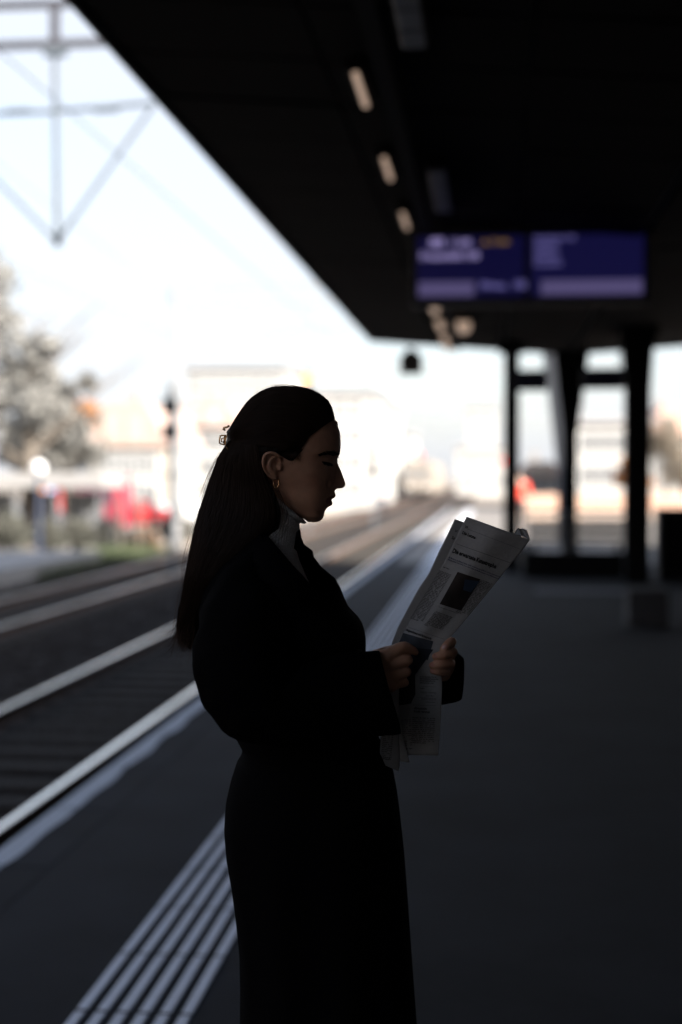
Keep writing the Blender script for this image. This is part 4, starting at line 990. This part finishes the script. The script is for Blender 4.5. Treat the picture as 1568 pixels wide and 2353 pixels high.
strands('loose_hair', paths, .00025, mat('hair_rim_tone', (.07,.034,.02), .5, spec=.3), hair_o)['kind'] = 'stuff'  # loose strands browner than the mass; backlit rim is put into their colour
# sideburn wedge between temple and ear
rings = []
for i, (y, xa, xb) in enumerate([(664,860,1062),(690,875,1040),(710,905,1022),(730,935,1004),(745,962,992)]):
    z = D1(0,y)[2]; uu = np.linspace(D1(xa,y)[0], D1(xb,y)[0], 12); w_ = whead(uu, np.full_like(uu,z)); e = .0035*np.sin(math.pi*np.linspace(0,1,12))
    rings.append([(uu[k]-U0, -w_[k]-.0003-e[k]*(1-i/5), z) for k in range(12)] + [(uu[k]-U0, -w_[k]+.003, z) for k in range(11,-1,-1)])
m_ = MB(); loft(m_, rings); m_.build('sideburn', hairm, hair_o, smooth=True)
# eyebrow, lashes, eyelid shadow-line hairs
paths = []
for i in range(230):
    t = R.random(); x = 1183+t*140; y = 707-17*math.sin(t*2.9)+R.normal()*(3.5+5*t); k = np.linspace(0,1,5)[:,None]
    path = np.array([x,y]) + k*np.array([-16,-2.5])*(.6+.6*R.random())
    for sv in (-1,1):
        zz = np.array([D1(a,b)[2] for a,b in path]); uu = np.array([D1(a,b)[0] for a,b in path]); paths.append(np.stack([uu-U0, sv*(whead(uu,zz)+.0010), zz],1))
strands('eyebrows', paths, .00052, hairm, woman)
paths = []
for i in range(70):
    t = R.random(); x = 1203+t*62; y = 756+8*t; k = np.linspace(0,1,6)[:,None]
    path = np.array([x,y]) + k*np.array([10+6*t, 20])*(.7+.5*R.random()) 
    for sv in (-1,1):
        zz = np.array([D1(a,b)[2] for a,b in path]); uu = np.array([D1(a,b)[0] for a,b in path])
        w_ = whead(np.full_like(uu,uu[0]), np.full_like(zz,zz[0])); paths.append(np.stack([uu-U0, sv*(w_+.0006+.003*k[:,0]), zz],1))
strands('eyelashes', paths, .00045, hairm, woman)
for sv in (-1,1):
    ln_ = [(1196,752),(1210,757),(1230,762),(1250,766),(1266,770)]
    pts_ = [(D1(x,y)[0]-U0, sv*(float(whead(np.array(D1(x,y)[0]), np.array(D1(x,y)[2])))+.0004), D1(x,y)[2]) for x, y in ln_]
    MB().tube(pts_, [.0008,.0018,.0024,.0024,.0010], n=8).build('lash_line', hairm, woman, smooth=True)
# fingernails
nail = mat('nail', (.50,.25,.20), .22, spec=.7)
def nailat(p, d, n_, sx=.0052, sy=.0040):
    d = Vector(d).normalized(); n_ = Vector(n_).normalized(); s = d.cross(n_).normalized(); vs = []
    for i in range(5):
        for j in range(5):
            a, b = (i/4-.5)*2, (j/4-.5)*2; a2, b2 = a*math.sqrt(1-b*b/2), b*math.sqrt(1-a*a/2)
            vs.append(Vector(p) + d*a2*sx + s*b2*sy + n_*(.0006-.0014*b2*b2-.0006*a2*a2))
    k = len(vs); vs2 = [q - n_*.0006 for q in vs]
    f = [(i*5+j, i*5+j+1, (i+1)*5+j+1, (i+1)*5+j) for i in range(4) for j in range(4)]
    MB().add(vs+vs2, f+[tuple(k+q for q in g[::-1]) for g in f]).build('fingernail', nail, woman, smooth=True)
nailat(H5(612,352,-.0625), (1,0,-.5), (-.1,-.75,.75))
nailat(H5(1052,296,-.064), (-1,0,-.8), (.1,-.85,.6)); nailat(H5(935,425,-.0645), (-1,0,-.15), (0,-.8,.6)); nailat(H5(880,556,-.0645), (-1,0,-.05), (0,-.85,.5)); nailat(H5(888,648,-.062), (-1,0,.1), (0,-.85,.5))

# earring (hoop) and hair clip
gold = mat('gold', (.75,.45,.22), .18, metal=1)
q = D6(225,1110); w0 = float(whead(np.array(q[0]), np.array(q[2])))+.004
c6 = lambda x, y, o=0: L_(np.array([D6(x,y)[0], -(w0+o), D6(x,y)[2]]))
MB().tube([c6(245,1015,-.002), c6(266,1035), c6(272,1080,.001), c6(270,1140,.001), c6(250,1180,.001), c6(222,1196,.001), c6(195,1182,.001), c6(178,1140,.001), c6(176,1080), c6(185,1045,-.002), c6(215,1015,-.004)], .0011, n=8).build('earring', gold, woman, smooth=True)
clip = bpy.data.objects.new('hair_clip', None); COL.objects.link(clip); clip.parent = woman
hv = -.034
c1 = lambda x, y, o=0: L_(np.array([D1(x,y)[0], hv+o, D1(x,y)[2]]))
hv2 = -(float(whair(np.array(D1(535,620)[0]), np.array(D1(0,620)[2])))+.004)
c2 = lambda x, y, o=0: L_(np.array([D1(x,y)[0], hv2+o, D1(x,y)[2]]))
for s in (1,):
    MB().tube([c2(520,548),c2(506,568),c2(499,600),c2(500,630),c2(512,655),c2(530,672),c2(549,678),c2(558,640),c2(563,600),c2(567,576)], .0011, n=8).build('claw', gold, clip, smooth=True)
    MB().tube([c1(500,562,-.01),c1(470,560),c1(457,563),c1(453,590),c1(452,616),c1(462,622),c1(486,627),c1(497,618,-.01)], .0015, n=6).build('grip', gold, clip, smooth=True)
    MB().tube([c1(482,578),c1(468,582),c1(466,606),c1(486,610)], .0013, n=6).build('grip', gold, clip, smooth=True)
    MB().tube([c1(494,560,-.008),c1(490,590,-.008),c1(488,620,-.008)], .0018, n=6).build('spring', gold, clip, smooth=True)
    MB().tube([c1(522,492,-.004),c1(505,500),c1(482,506),c1(478,514),c1(492,522,-.002)], .0019, n=6).build('claw_tip', gold, clip, smooth=True)

# ------------------------------------------------------------------ turtleneck sweater
knit = mat('knit_wool', (.68,.69,.71), .95, bump=.35, scale=420, var=.3)
def ribring(fx, fy, bx_, amp, bside, N=240, ribs=58, depth=.0008, dn=0):
    f = D1(fx, fy); b = D1(bx_, fy-2*amp); uc = (f[0]+b[0])/2; a = (f[0]-b[0])/2; out = []
    for k in range(N):
        t = 2*math.pi*k/N; r = 1+depth/a*(math.cos(ribs*t))
        zz = (f[2]+b[2])/2 - (b[2]-f[2])/2*math.cos(t) 
        zz += .006*math.sin(t)**2
        out.append((uc-U0+a*math.cos(t)*r, -bside*K1*math.sin(t)*r, zz))
    return out
rs = [ribring(1030,1165,640,165,215), ribring(1052,1176,628,168,232), ribring(1068,1188,618,168,242), ribring(1074,1198,612,166,246), ribring(1066,1205,610,160,246), ribring(1050,1204,610,150,242), ribring(1036,1196,612,140,232),
      ribring(1024,1206,610,125,226), ribring(1026,1232,600,118,232), ribring(1020,1250,598,110,236), ribring(1001,1264,600,100,228), ribring(997,1290,600,90,226), ribring(990,1340,590,80,230), ribring(982,1392,580,70,245), ribring(984,1440,560,50,268), ribring(990,1500,540,20,300)]
sw = MB(); loft(sw, rs, caps=False)
# yoke under the collar
def ellring(fx, bx_, y, hw, N=240, p=2.2, f=D1):
    a0, b0 = f(fx, y), f(bx_, y); uc = (a0[0]+b0[0])/2; a = (a0[0]-b0[0])/2
    return [(uc-U0+a*math.copysign(abs(math.cos(t))**(2/p), math.cos(t)), -hw*math.copysign(abs(math.sin(t))**(2/p), math.sin(t)), a0[2]) for t in [2*math.pi*k/N for k in range(N)]]
sw.v, sw.f = list(sw.v), list(sw.f)
loft(sw, [ellring(978,590,1380,.060), ellring(1008,560,1410,.075), ellring(1028,520,1480,.10), ellring(1062,480,1560,.13), ellring(1095,460,1640,.145), ellring(1160,450,1800,.15), ellring(1250,500,2300,.14)])
sw.build('sweater', knit, woman, smooth=True)

# ------------------------------------------------------------------ coat
wool = mat('black_wool', (.0038,.0038,.0045), 1.0, bump=.4, scale=700, var=.3, spec=.02)
cb_ = tab([(600,1215),(560,1250),(505,1300),(470,1350),(458,1400),(468,1460),(487,1540),(515,1620),(545,1690),(560,1718),(553,1738),(546,1748),(532,1790),(521,1838),(517,1900),(522,1960),(535,2035),(545,2110),(552,2180),(554,2260),(553,2353),(545,2700)], P)
cf_ = tab([(690,1215),(693,1236),(699,1252),(709,1260),(719,1267),(722,1282),(739,1305),(771,1331),(783,1352),(793,1378),(803,1399),(822,1416),(834,1434),(841,1462),(841,1500),(838,1545),(845,1620),(868,1690),(886,1725),(904,1770),(912,1812),(919,1865),(929,1955),(936,2050),(943,2150),(951,2260),(958,2353),(975,2700)], P)
hwt_z = np.array([P(0,y)[2] for y in (1215,1245,1290,1340,1420,1520,1650,1750,1850,2000,2353,2700)])[::-1]
hwt_w = np.array([.085,.125,.170,.190,.195,.175,.160,.160,.180,.195,.215,.23])[::-1]
near_e = tab([(600,1215),(617,1236),(640,1262),(672,1300),(705,1335),(740,1352)], P)
def coat_torso():
    rings = []; N = 150
    zs_ = np.concatenate([np.linspace(P(0,2640)[2], P(0,1360)[2], 110), np.linspace(P(0,1356)[2], P(0,1215)[2], 46)])
    for z in zs_:
        b, f = cb_(z), cf_(z); uc, a = (b+f)/2, (f-b)/2; hw = np.interp(z, hwt_z, hwt_w); p = 2.3
        if z >= P(0,1352)[2]:
            c = np.clip((near_e(z)-uc)/a, -1, 1); tn = math.acos(c)
            if c > 0: tn = math.acos(min(1, c**(p/2)))
        else: tn = .02
        tf = 2*math.pi - .02
        ring = []
        for k in range(N):
            t = tn + (tf-tn)*k/(N-1); ct, st = math.cos(t), math.sin(t)
            uu = uc + a*math.copysign(abs(ct)**(2/p), ct); vv = -hw*math.copysign(abs(st)**(2/p), st)
            side = abs(st); nq = Vector((uu*4, vv*4, z*2.2)); dsp_ = .012*noise.noise(nq)*side + .004*noise.noise(Vector((uu*14, vv*14, z*7)))*side
            fold = .010*math.sin(t*9+z*3)*max(0, min(1, (1.1-z)/.5))*side
            ring.append((uu-U0, vv*(1+(dsp_+fold)/hw), z))
        rings.append(ring)
    return rings
ct = MB(); loft(ct, coat_torso(), closed=False, caps=False)
def sleeve(mb, stations, N=64, seed=0, RS=1.0):
    """stations: (px,py,v, across px, depth m, tilt) -> wide coat sleeve open at the cuff"""
    pts = [Vector(LP(s[0], s[1], s[2])) for s in stations]; rings = []
    # densify
    S_, m = [], len(stations)
    for i in range(m-1):
        for k in range(6):
            t = k/6; p0, p1, p2, p3 = pts[max(i-1,0)], pts[i], pts[i+1], pts[min(i+2,m-1)]
            q = .5*((2*p1)+(-p0+p2)*t+(2*p0-5*p1+4*p2-p3)*t*t+(-p0+3*p1-3*p2+p3)*t**3)
            S_.append((q, stations[i][3]*(1-t)+stations[i+1][3]*t, stations[i][4]*(1-t)+stations[i+1][4]*t, Vector(stations[i][5]).lerp(Vector(stations[i+1][5]), t).normalized()))
    S_.append((pts[-1], stations[-1][3], stations[-1][4], Vector(stations[-1][5]).normalized()))
    for i, (q, ac, dp, up) in enumerate(S_):
        ring = []
        for k in range(N):
            t = 2*math.pi*k/N; c_, s_ = math.cos(t), math.sin(t); w1 = ac*RS*DW/F
            pt = q + up*w1*c_ + Vector((0,1,0))*dp*s_
            nz_ = noise.noise(Vector((pt.x*9+seed, pt.y*9, pt.z*9)))*.010 + noise.noise(Vector((pt.x*22+seed, pt.y*22, pt.z*30)))*.0055
            ring.append(pt + (up*c_+Vector((0,1,0))*s_)*nz_)
        rings.append(ring)
    loft(mb, rings, caps=False)
# near sleeve: shoulder, elbow lump at the back, forearm to the cuff
sleeve(ct, [(606,1262,-.085,12,.012,(-.75,0,.75)),(600,1300,-.115,45,.045,(-.75,0,.75)),(592,1345,-.145,84,.07,(-.85,0,.5)),(572,1400,-.165,103,.075,(-1,0,.12)),(558,1500,-.20,112,.080,(-1,0,0)),(575,1585,-.215,107,.082,(-.93,0,-.35)),(618,1628,-.215,98,.080,(-.60,0,-.85)),
            (690,1622,-.195,96,.075,(-.05,0,-1)),(790,1602,-.155,97,.068,(.10,0,-1)),(860,1592,-.125,100,.060,(.20,0,-1)),(896,1588,-.108,103,.055,(.26,0,-1))], seed=3, RS=.92)
sleeve(ct, [(620,1330,.10,60,.07,(-.75,0,.75)),(640,1420,.17,85,.07,(-1,0,.3)),(690,1540,.20,80,.07,(-.8,0,-.5)),(800,1580,.16,70,.065,(0,0,-1)),(930,1566,.09,64,.055,(.05,0,-1)),(1010,1562,.065,63,.05,(.02,0,-1)),(1045,1560,.055,58,.048,(-.05,0,-1)),(1062,1562,.055,46,.042,(-.08,0,-1))], seed=9)
coat_me = ct.mesh('coat', smooth=True); coat = link('coat', coat_me, wool, woman)
sol = coat.modifiers.new('thickness', 'SOLIDIFY'); sol.thickness = .004; sol.offset = -1
# lapel of the near side lying on the chest, and of the far side standing out
lp = MB()
edge = [(603,1220),(617,1236),(640,1262),(672,1300),(705,1335),(745,1385)]; outer = [(560,1262),(575,1290),(598,1330),(640,1352),(650,1362),(735,1400)]
def surf(px, py, off):
    q = P(px, py, -.12); z = q[2]; b, f = cb_(z), cf_(z); uc, a = (b+f)/2, (f-b)/2; hw = np.interp(z, hwt_z, hwt_w)
    q = P(px, py, 0); r = min(.999, abs((q[0]-uc)/a)); vv = hw*(1-r**2.3)**(1/2.3); q = P(px, py, -vv-off); return L_(q)
r1 = [surf(x, y, .006) for x, y in edge]; r3 = [surf(x, y, .003) for x, y in outer]; r2 = [tuple((Vector(a)+Vector(b))/2+Vector((0,-.006,0))) for a, b in zip(r1, r3)]
r0 = [tuple(Vector(a)+Vector((.001,.010,0))) for a in r1]
loft(lp, [r0, r1, r2, r3], closed=False, caps=False)
lo = lp.build('lapel', wool, coat, smooth=True); so = lo.modifiers.new('t', 'SOLIDIFY'); so.thickness = .004
# button and belt seam details on the dark coat
for y in (1740, 1890, 2060):
    z = P(0,y)[2]; f = cf_(z); MB().tube([(f-U0-.028,-.060,z),(f-U0-.012,-.066,z)], .014, n=14).build('button', M['blackbox'], coat)
# trousers, shoes
hip = P(715,1900); tm = mat('black_cloth', (.01,.01,.011), .9, bump=.3, scale=300)
tr_ = MB()
for sv in (-1,1): limb(tr_, [(hip[0]-U0, sv*.085, .72), (hip[0]-U0+.01, sv*.088, .42), (hip[0]-U0, sv*.09, .12)], [.10,.075,.07], n=20)
tr_.build('trousers', tm, woman, smooth=True)
for sv in (-1,1):
    sh_ = MB(); limb(sh_, [(hip[0]-U0-.035, sv*.09, .055), (hip[0]-U0+.05, sv*.092, .05), (hip[0]-U0+.155, sv*.096, .036)], [.045,.045,.034], n=18)
    s = sh_.build('shoe', M['blackbox'], woman, smooth=True)
    MB().box(hip[0]-U0-.08, hip[0]-U0+.19, sv*.093-.04, sv*.093+.04, .002, .012, bev=.003).build('sole', M['rubber'], s)

# ------------------------------------------------------------------ newspaper
pc = frame(P(1000,1500)[0], -.04)
news = thing('newspaper', 'folded newspaper with German headlines held open in the woman\'s hands', 'newspaper', (pc.x, pc.y, 1.25), YAW)
NU = P(1000,1500)[0]
def NL(p): return (p[0]-NU, p[1]+.04, p[2]-1.25)
paper = mat('newsprint', (.37,.37,.375), .9, bump=.12, scale=160, var=.05)
nb_ = paper.node_tree.nodes['Principled BSDF']
ink = mat('ink', (.018,.018,.02), .9); inkb = mat('ink_blue', (.03,.04,.12), .85)
class Sheet:
    def __init__(s, rows, vf):
        s.rows = rows; s.vf = vf
        d = [0]
        for i in range(1, len(rows)):
            m0 = [(rows[i-1][0][k]+rows[i-1][1][k])/2 for k in (0,1)]; m1 = [(rows[i][0][k]+rows[i][1][k])/2 for k in (0,1)]
            d.append(d[-1]+math.dist(m0, m1))
        s.d = np.array(d); s.L = np.array([r[0] for r in rows], float); s.R = np.array([r[1] for r in rows], float); s.len = d[-1]
    def px(s, a, t):
        q = t*s.len; l = np.array([np.interp(q, s.d, s.L[:,k]) for k in (0,1)]); r = np.array([np.interp(q, s.d, s.R[:,k]) for k in (0,1)]); return l+(r-l)*a
    def pt(s, a, t, off=0):
        x, y = s.px(a, t); return NL(D2(x, y, s.vf(a, t)+off))
    def build(s, name, nx, nt_, thick=.0012):
        v = [s.pt(i/nx, j/nt_) for j in range(nt_+1) for i in range(nx+1)]
        f = [(j*(nx+1)+i, j*(nx+1)+i+1, (j+1)*(nx+1)+i+1, (j+1)*(nx+1)+i) for j in range(nt_) for i in range(nx)]
        k = len(v); v2 = [(p[0], p[1]+thick, p[2]) for p in v]
        e = []
        for j in range(nt_): e += [(j*(nx+1), (j+1)*(nx+1), k+(j+1)*(nx+1), k+j*(nx+1)), (j*(nx+1)+nx, k+j*(nx+1)+nx, k+(j+1)*(nx+1)+nx, (j+1)*(nx+1)+nx)]
        for i in range(nx): e += [(i, k+i, k+i+1, i+1), (nt_*(nx+1)+i, nt_*(nx+1)+i+1, k+nt_*(nx+1)+i+1, k+nt_*(nx+1)+i)]
        return fast_mesh(name, v+v2, f+[tuple(k+q for q in g[::-1]) for g in f]+e, paper, news, smooth=True)
    def quad(s, name, poly, m, off=-.0006, n=10):
        """poly = ((x,y) x4) in newspaper detail pixels, mapped on the sheet"""
        A_, B_, C_, D_ = [np.array(q, float) for q in poly]; v = []
        for j in range(n+1):
            for i in range(n+1):
                l = A_+(D_-A_)*j/n; r = B_+(C_-B_)*j/n; x, y = l+(r-l)*i/n; a, t = s.inv(x, y); v.append(NL(D2(x, y, s.vf(a, t)+off)))
        f = [(j*(n+1)+i, j*(n+1)+i+1, (j+1)*(n+1)+i+1, (j+1)*(n+1)+i) for j in range(n) for i in range(n)]
        return fast_mesh(name, v, f, m, news)
    def inv(s, x, y):
        best = None
        ts = np.linspace(0, 1, 160); q = ts*s.len
        lx, ly, rx, ry = [np.interp(q, s.d, c) for c in (s.L[:,0], s.L[:,1], s.R[:,0], s.R[:,1])]
        cr = (rx-lx)*(y-ly)-(ry-ly)*(x-lx); i = int(np.argmin(np.abs(cr))); a = ((x-lx[i])*(rx[i]-lx[i])+(y-ly[i])*(ry[i]-ly[i]))/((rx[i]-lx[i])**2+(ry[i]-ly[i])**2)
        return float(np.clip(a, 0, 1)), float(ts[i])
    def text(s, body, x, y, ang, size, m=ink, bold=.022, wx=1.0, width=None, line=1.0, name='print', shear=0, fit=None):
        """text starting at detail pixel (x,y), baseline turned by ang degrees (clockwise), letter size in pixels; shear leans the column"""
        me = text_mesh(body, 1.0, bold, res=1, width=width, line=line) if size < 16 else text_mesh(body, 1.0, bold, res=3, width=width, line=line)
        n = len(me.vertices); c = np.empty(n*3, np.float32); me.vertices.foreach_get('co', c); c = c.reshape(-1,3)
        if fit: wx = fit/(size*float(c[:,0].max()))
        a = math.radians(ang); ca_, sa_ = math.cos(a), math.sin(a); out = []
        for p in c:
            X = p[0]*size*wx; Y = -p[1]*size; X += -shear*Y
            px_, py_ = x + X*ca_ - Y*sa_, y + X*sa_ + Y*ca_
            out.append((px_, py_))
        out = np.array(out); AA, TT = s.invv(out[:,0], out[:,1]); out = [NL(D2(x_, y_, s.vf(a_, t_)-.0010)) for (x_, y_), a_, t_ in zip(out, AA, TT)]
        me.vertices.foreach_set('co', np.array(out, np.float32).ravel()); me.update(); return link(name, me, m, news)
    def invv(s, X, Y):
        K = 400; ts = np.linspace(0, 1, K); q = ts*s.len
        lx, ly, rx, ry = [np.interp(q, s.d, c)[None] for c in (s.L[:,0], s.L[:,1], s.R[:,0], s.R[:,1])]
        oa, ot = [], []
        for c in range(0, len(X), 4000):
            x, y = X[c:c+4000,None], Y[c:c+4000,None]; cr = (rx-lx)*(y-ly)-(ry-ly)*(x-lx); i = np.clip(np.sum(cr > 0, 1)-1, 0, K-2); r = np.arange(len(x))
            c0, c1 = cr[r,i], cr[r,i+1]; f = np.clip(c0/(c0-c1+1e-12), 0, 1); t = ts[i]+f/(K-1)
            q2 = t*s.len; a_, b_, c_, d_ = [np.interp(q2, s.d, g) for g in (s.L[:,0], s.L[:,1], s.R[:,0], s.R[:,1])]
            a = ((x[:,0]-a_)*(c_-a_)+(y[:,0]-b_)*(d_-b_))/((c_-a_)**2+(d_-b_)**2); oa.append(np.clip(a,0,1)); ot.append(t)
        return np.concatenate(oa), np.concatenate(ot)
rows = [((885,172),(1350,342)), ((838,262),(1300,415)), ((790,368),(1215,515)), ((690,570),(1075,690)), ((598,715),(960,830)), ((500,885),(832,985)), ((387,1095),(700,1128)),
        ((385,1200),(682,1230)), ((383,1300),(690,1290)), ((383,1450),(706,1400)), ((384,1620),(698,1600)), ((392,1800),(687,1780)), ((394,1925),(676,1930))]
def vmain(a, t): return -.038 - .010*math.sin(math.pi*a)*(1-t*.6) + .030*max(0, a-.80)**1.5*(1-t) + .0025*math.sin(a*9+t*3)*(t > 0) + .004*math.sin(t*7)*a + (.010*(t-.55) if t > .55 else 0)
main = Sheet(rows, vmain); main.build('front_page', 40, 80)
back = Sheet([((798,190),(1000,262)), ((742,310),(950,380)), ((680,432),(900,500)), ((604,598),(800,650)), ((530,705),(750,760)), ((450,852),(640,900)), ((380,985),(560,1020)), ((330,1115),(500,1130)), ((345,1250),(500,1260))], lambda a, t: -.030+.012*a*(1-t)-.004*math.sin(t*6)+.004)
back.build('inner_page', 14, 40)
mid = Sheet([((803,205),(1000,275)), ((748,322),(950,392)), ((690,440),(900,510)), ((612,604),(800,656)), ((540,712),(750,770)), ((462,862),(640,900)), ((394,990),(560,1020)), ((352,1108),(500,1130)), ((360,1250),(500,1260))], lambda a, t: -.026+.012*a*(1-t)-.004*math.sin(t*6)+.004)
mid.build('inner_page', 14, 40)
# rolled inner pages at the upper right corner
for poly, dv in (([(1232,303),(1262,252),(1288,312),(1280,322)], -.024), ([(1264,255),(1283,262),(1302,316),(1268,318)], -.018), ([(1283,262),(1300,258),(1330,276),(1345,318),(1350,345),(1300,320)], -.026), ([(1296,258),(1326,270),(1318,290),(1296,285)], -.010)):
    v = [NL(D2(x, y, dv + .010*(i % 2))) for i, (x, y) in enumerate(poly)]; v2 = [(a, b+.001, c) for a, b, c in v]; n_ = len(v)
    MB().add(v+v2, [tuple(range(n_)), tuple(range(2*n_-1, n_-1, -1))]+[(i,(i+1)%n_,n_+(i+1)%n_,n_+i) for i in range(n_)]).build('inner_page', paper, news)
flap = Sheet([((300,1430),(384,1420)), ((290,1560),(384,1560)), ((268,1700),(381,1700)), ((255,1780),(380,1790)), ((247,1880),(388,1900)), ((245,1985),(385,2045))], lambda a, t: -.062+.018*a*a+.004*math.sin(t*5)); flap.build('lower_flap', 12, 24)
flap1 = Sheet([((310,1440),(388,1430)), ((270,1700),(385,1700)), ((262,1780),(386,1790)), ((250,1880),(392,1895)), ((250,1975),(393,2018))], lambda a, t: -.054+.016*a*a+.004*math.sin(t*5)); flap1.build('lower_flap', 12, 24)
flap2 = Sheet([((384,1690),(392,1690)), ((388,1800),(420,1800)), ((392,1900),(446,1905)), ((396,1972),(466,1982))], lambda a, t: -.052+.006*a); flap2.build('lower_flap', 6, 16)
# printing
def rule(x0, y0, x1, y1, w_=1.3, sh=main):
    n = 14; d = np.array([x1-x0, y1-y0], float); nn_ = np.array([-d[1], d[0]])/np.hypot(*d)*w_; v = []
    for i in range(n+1):
        q = np.array([x0,y0])+d*i/n
        for s_ in (-.5,.5): x, y = q+nn_*s_; a, t = sh.inv(x, y); v.append(NL(D2(x, y, sh.vf(a, t)-.0009)))
    fast_mesh('rule', v, [(2*i,2*i+1,2*i+3,2*i+2) for i in range(n)], ink, news)
def z7(x, y): return ((1650+x/3.92-1300)*1.96, (1900+y/3.92-1850)*1.96)
def z8(x, y): return ((1400+x/3.92-1300)*1.96, (2500+y/3.92-1850)*1.96)
def z5(x, y): return ((1400+x/3.92-1300)*1.96, (2350+y/3.92-1850)*1.96)
rule(*z7(375,318), *z7(1195,632)); rule(*z7(248,550), *z7(1045,832), 1.8)
main.text('24', *z7(368,305), 21, 21); main.text('Die Letzte', *z7(325,400), 22, 31, bold=.03, fit=106, name='section_title')
main.text('Die erwartete Katastrophe', *z7(182,675), 20.5, 46, bold=.03, fit=342, name='headline')
main.text('Erdbeben in Nepal kam nach schlimmem Beben nicht unerwartet ist\nZumindest warnten vor der Hilfe-Anlieferungen und Klimawandel', *z7(130,755), 21, 14, fit=425, m=inkb, line=1.15, name='standfirst')
main.text('Autor Name', *z7(48,895), 20, 10.5, bold=.03, wx=.9, name='byline')
main.quad('photo_print', [z7(265,962), z7(600,1072), z7(318,1535), z7(0,1435)], mat('print_dark', (.022,.015,.013), .8, var=.6, scale=40))
main.quad('photo_sky_print', [z7(372,1072), z7(590,1100), z7(455,1270), z7(345,1230)], mat('print_blue', (.03,.055,.10), .8, var=.3, scale=30), -.0012, 6)
main.quad('photo_rock_print', [z7(330,1225), z7(450,1262), z7(395,1375), z7(270,1345)], mat('print_black', (.012,.011,.012), .8), -.0016, 5)
LOR = ('Das Beben der Erde traf das Land in der Nacht und zerstoerte viele Haeuser in den Bergen. Helfer sind unterwegs und suchen nach Menschen, die noch vermisst werden. '
       'Die Strassen sind kaum passierbar und der Regen macht die Arbeit schwer. Am Morgen kamen die ersten Lastwagen mit Wasser, Zelten und Decken an. Viele Menschen schlafen im Freien, '
       'weil sie Angst vor weiteren Beben haben. Fachleute hatten seit Jahren gewarnt, doch es fehlte an Geld und an Zeit. Nun soll der Wiederaufbau besser geplant werden als zuvor. ')
main.text(LOR+LOR[:330], *z7(-10,950), 20, 9.6, bold=.04, wx=.9, width=10.8, line=1.12, name='text_column', shear=.20)
main.text(LOR[120:]+LOR[:180], *z7(600,1085), 20, 9.6, bold=.04, wx=.9, width=10.5, line=1.12, name='text_column', shear=.33)
main.text(LOR[60:440], 652, 872, 20, 9.6, bold=.04, wx=.9, width=15.5, line=1.12, name='text_column', shear=.35)
main.text('Die Grafik zeigt das Ausmass der Katastrophe vor Ort.', 680, 838, 19, 8, wx=.85, name='caption')
rule(452,985, 720,1075); main.text('Augenschmaus und Farbenpracht', 440, 1012, 20, 24, bold=.03, fit=195, name='headline')
main.quad('lower_photo_print', [(418,1028),(640,1090),(600,1230),(372,1130)], mat('print_navy', (.055,.065,.085), .8, var=.45, scale=22), -.0008)
main.quad('lower_photo_print', [(386,1130),(640,1150),(500,1345),(386,1345)], mat('print_navy_dark', (.016,.020,.032), .8, var=.4, scale=22), -.0012)
main.quad('lower_photo_print', [(386,1340),(505,1340),(508,1480),(475,1545)], M['ink_dark'] if 'ink_dark' in M else mat('print_umber', (.016,.015,.018), .8, var=.4, scale=22), -.0014)
main.quad('lower_photo_print', [(386,1345),(480,1545),(430,1556),(386,1560)], mat('print_umber2', (.016,.015,.018), .8, var=.4, scale=22), -.0018)
main.text('ja doch das kleine Tier im\nalten Fischerdorf eingetroffen\nund nun tatsaechlich ein-\nladend gewesen. (sda)', *z8(690,160), 2, 14, wx=.82, line=1.05, name='text_column')
rule(*z8(700,296), *z8(935,303)); rule(*z8(640,455), *z8(925,470)); rule(*z8(590,566), *z8(925,580))
main.text('Lotto', *z8(690,330), 2, 15, bold=.02, name='headline'); main.text('Zusatzzahl', *z8(815,392), 2, 10); main.text('Jackpot: 10 Mio. Fr.', *z8(780,438), 2, 10, wx=.8); main.text('Angaben ohne Gewaehr', *z8(770,528), 2, 9, wx=.85)
def ring_(x, y, r, n=14):
    v = []
    for i in range(n):
        for rr in (r, r-1.3):
            q = (x+rr*math.cos(6.283*i/n), y+rr*math.sin(6.283*i/n)); a, t = main.inv(*q); v.append(NL(D2(*q, main.vf(a, t)-.0009)))
    fast_mesh('number_ring', v, [(2*i,2*i+1,(2*i+3)%(2*n),(2*i+2)%(2*n)) for i in range(n)], ink, news)
for i, (x, y) in enumerate([(712,380),(745,382),(780,385),(916,393),(724,477),(760,480),(797,482),(836,484),(873,486),(911,488)]):
    x, y = z8(x, y); ring_(x, y, 7.5); main.text(str((i*7+3) % 9+1), x-3, y+3.5, 2, 9)
main.text('»Einsamstes\nSchaf« gerettet', *z8(600,628), 3, 25, bold=.02, fit=120, line=.95, name='headline')
main.text('Edinburgh. Ein Schaf, das jahrelang davon an einer schottischen Steilkueste lebte, ist Berichten zufolge aus der Isolation befreit worden. Demnach hatte sich das als einsamstes Schaf Grossbritanniens bezeichnete Tier an einer Steilkueste entlang des Meeres und des Cromarty Firth in den schottischen Highlands verirrt. Ein Schafscherer und eine Gruppe von Freiwilligen haben das Schaf nun die Steilwand hinaufgeschoben. Das Tier sei wohlauf, hiess es. (SDA)', *z8(580,760), 2.5, 12.6, wx=.86, width=15.4, line=1.12, name='text_column')
main.text(LOR[:215], *z8(415,800), -3, 12.6, wx=.86, width=6.6, line=1.12, name='text_column')
flap.text(LOR[:200], *z8(150,1010), 6, 12.4, wx=.86, width=7.2, line=1.1, name='text_column'); flap.text('Fortsetzung\nauf Seite 3', *z8(150,1335), 12, 12, bold=.03, wx=.9)
back.text('22', *z7(222,365), 21, 19); back.text('Sp', *z7(172,470), 22, 31, bold=.02, wx=.86)
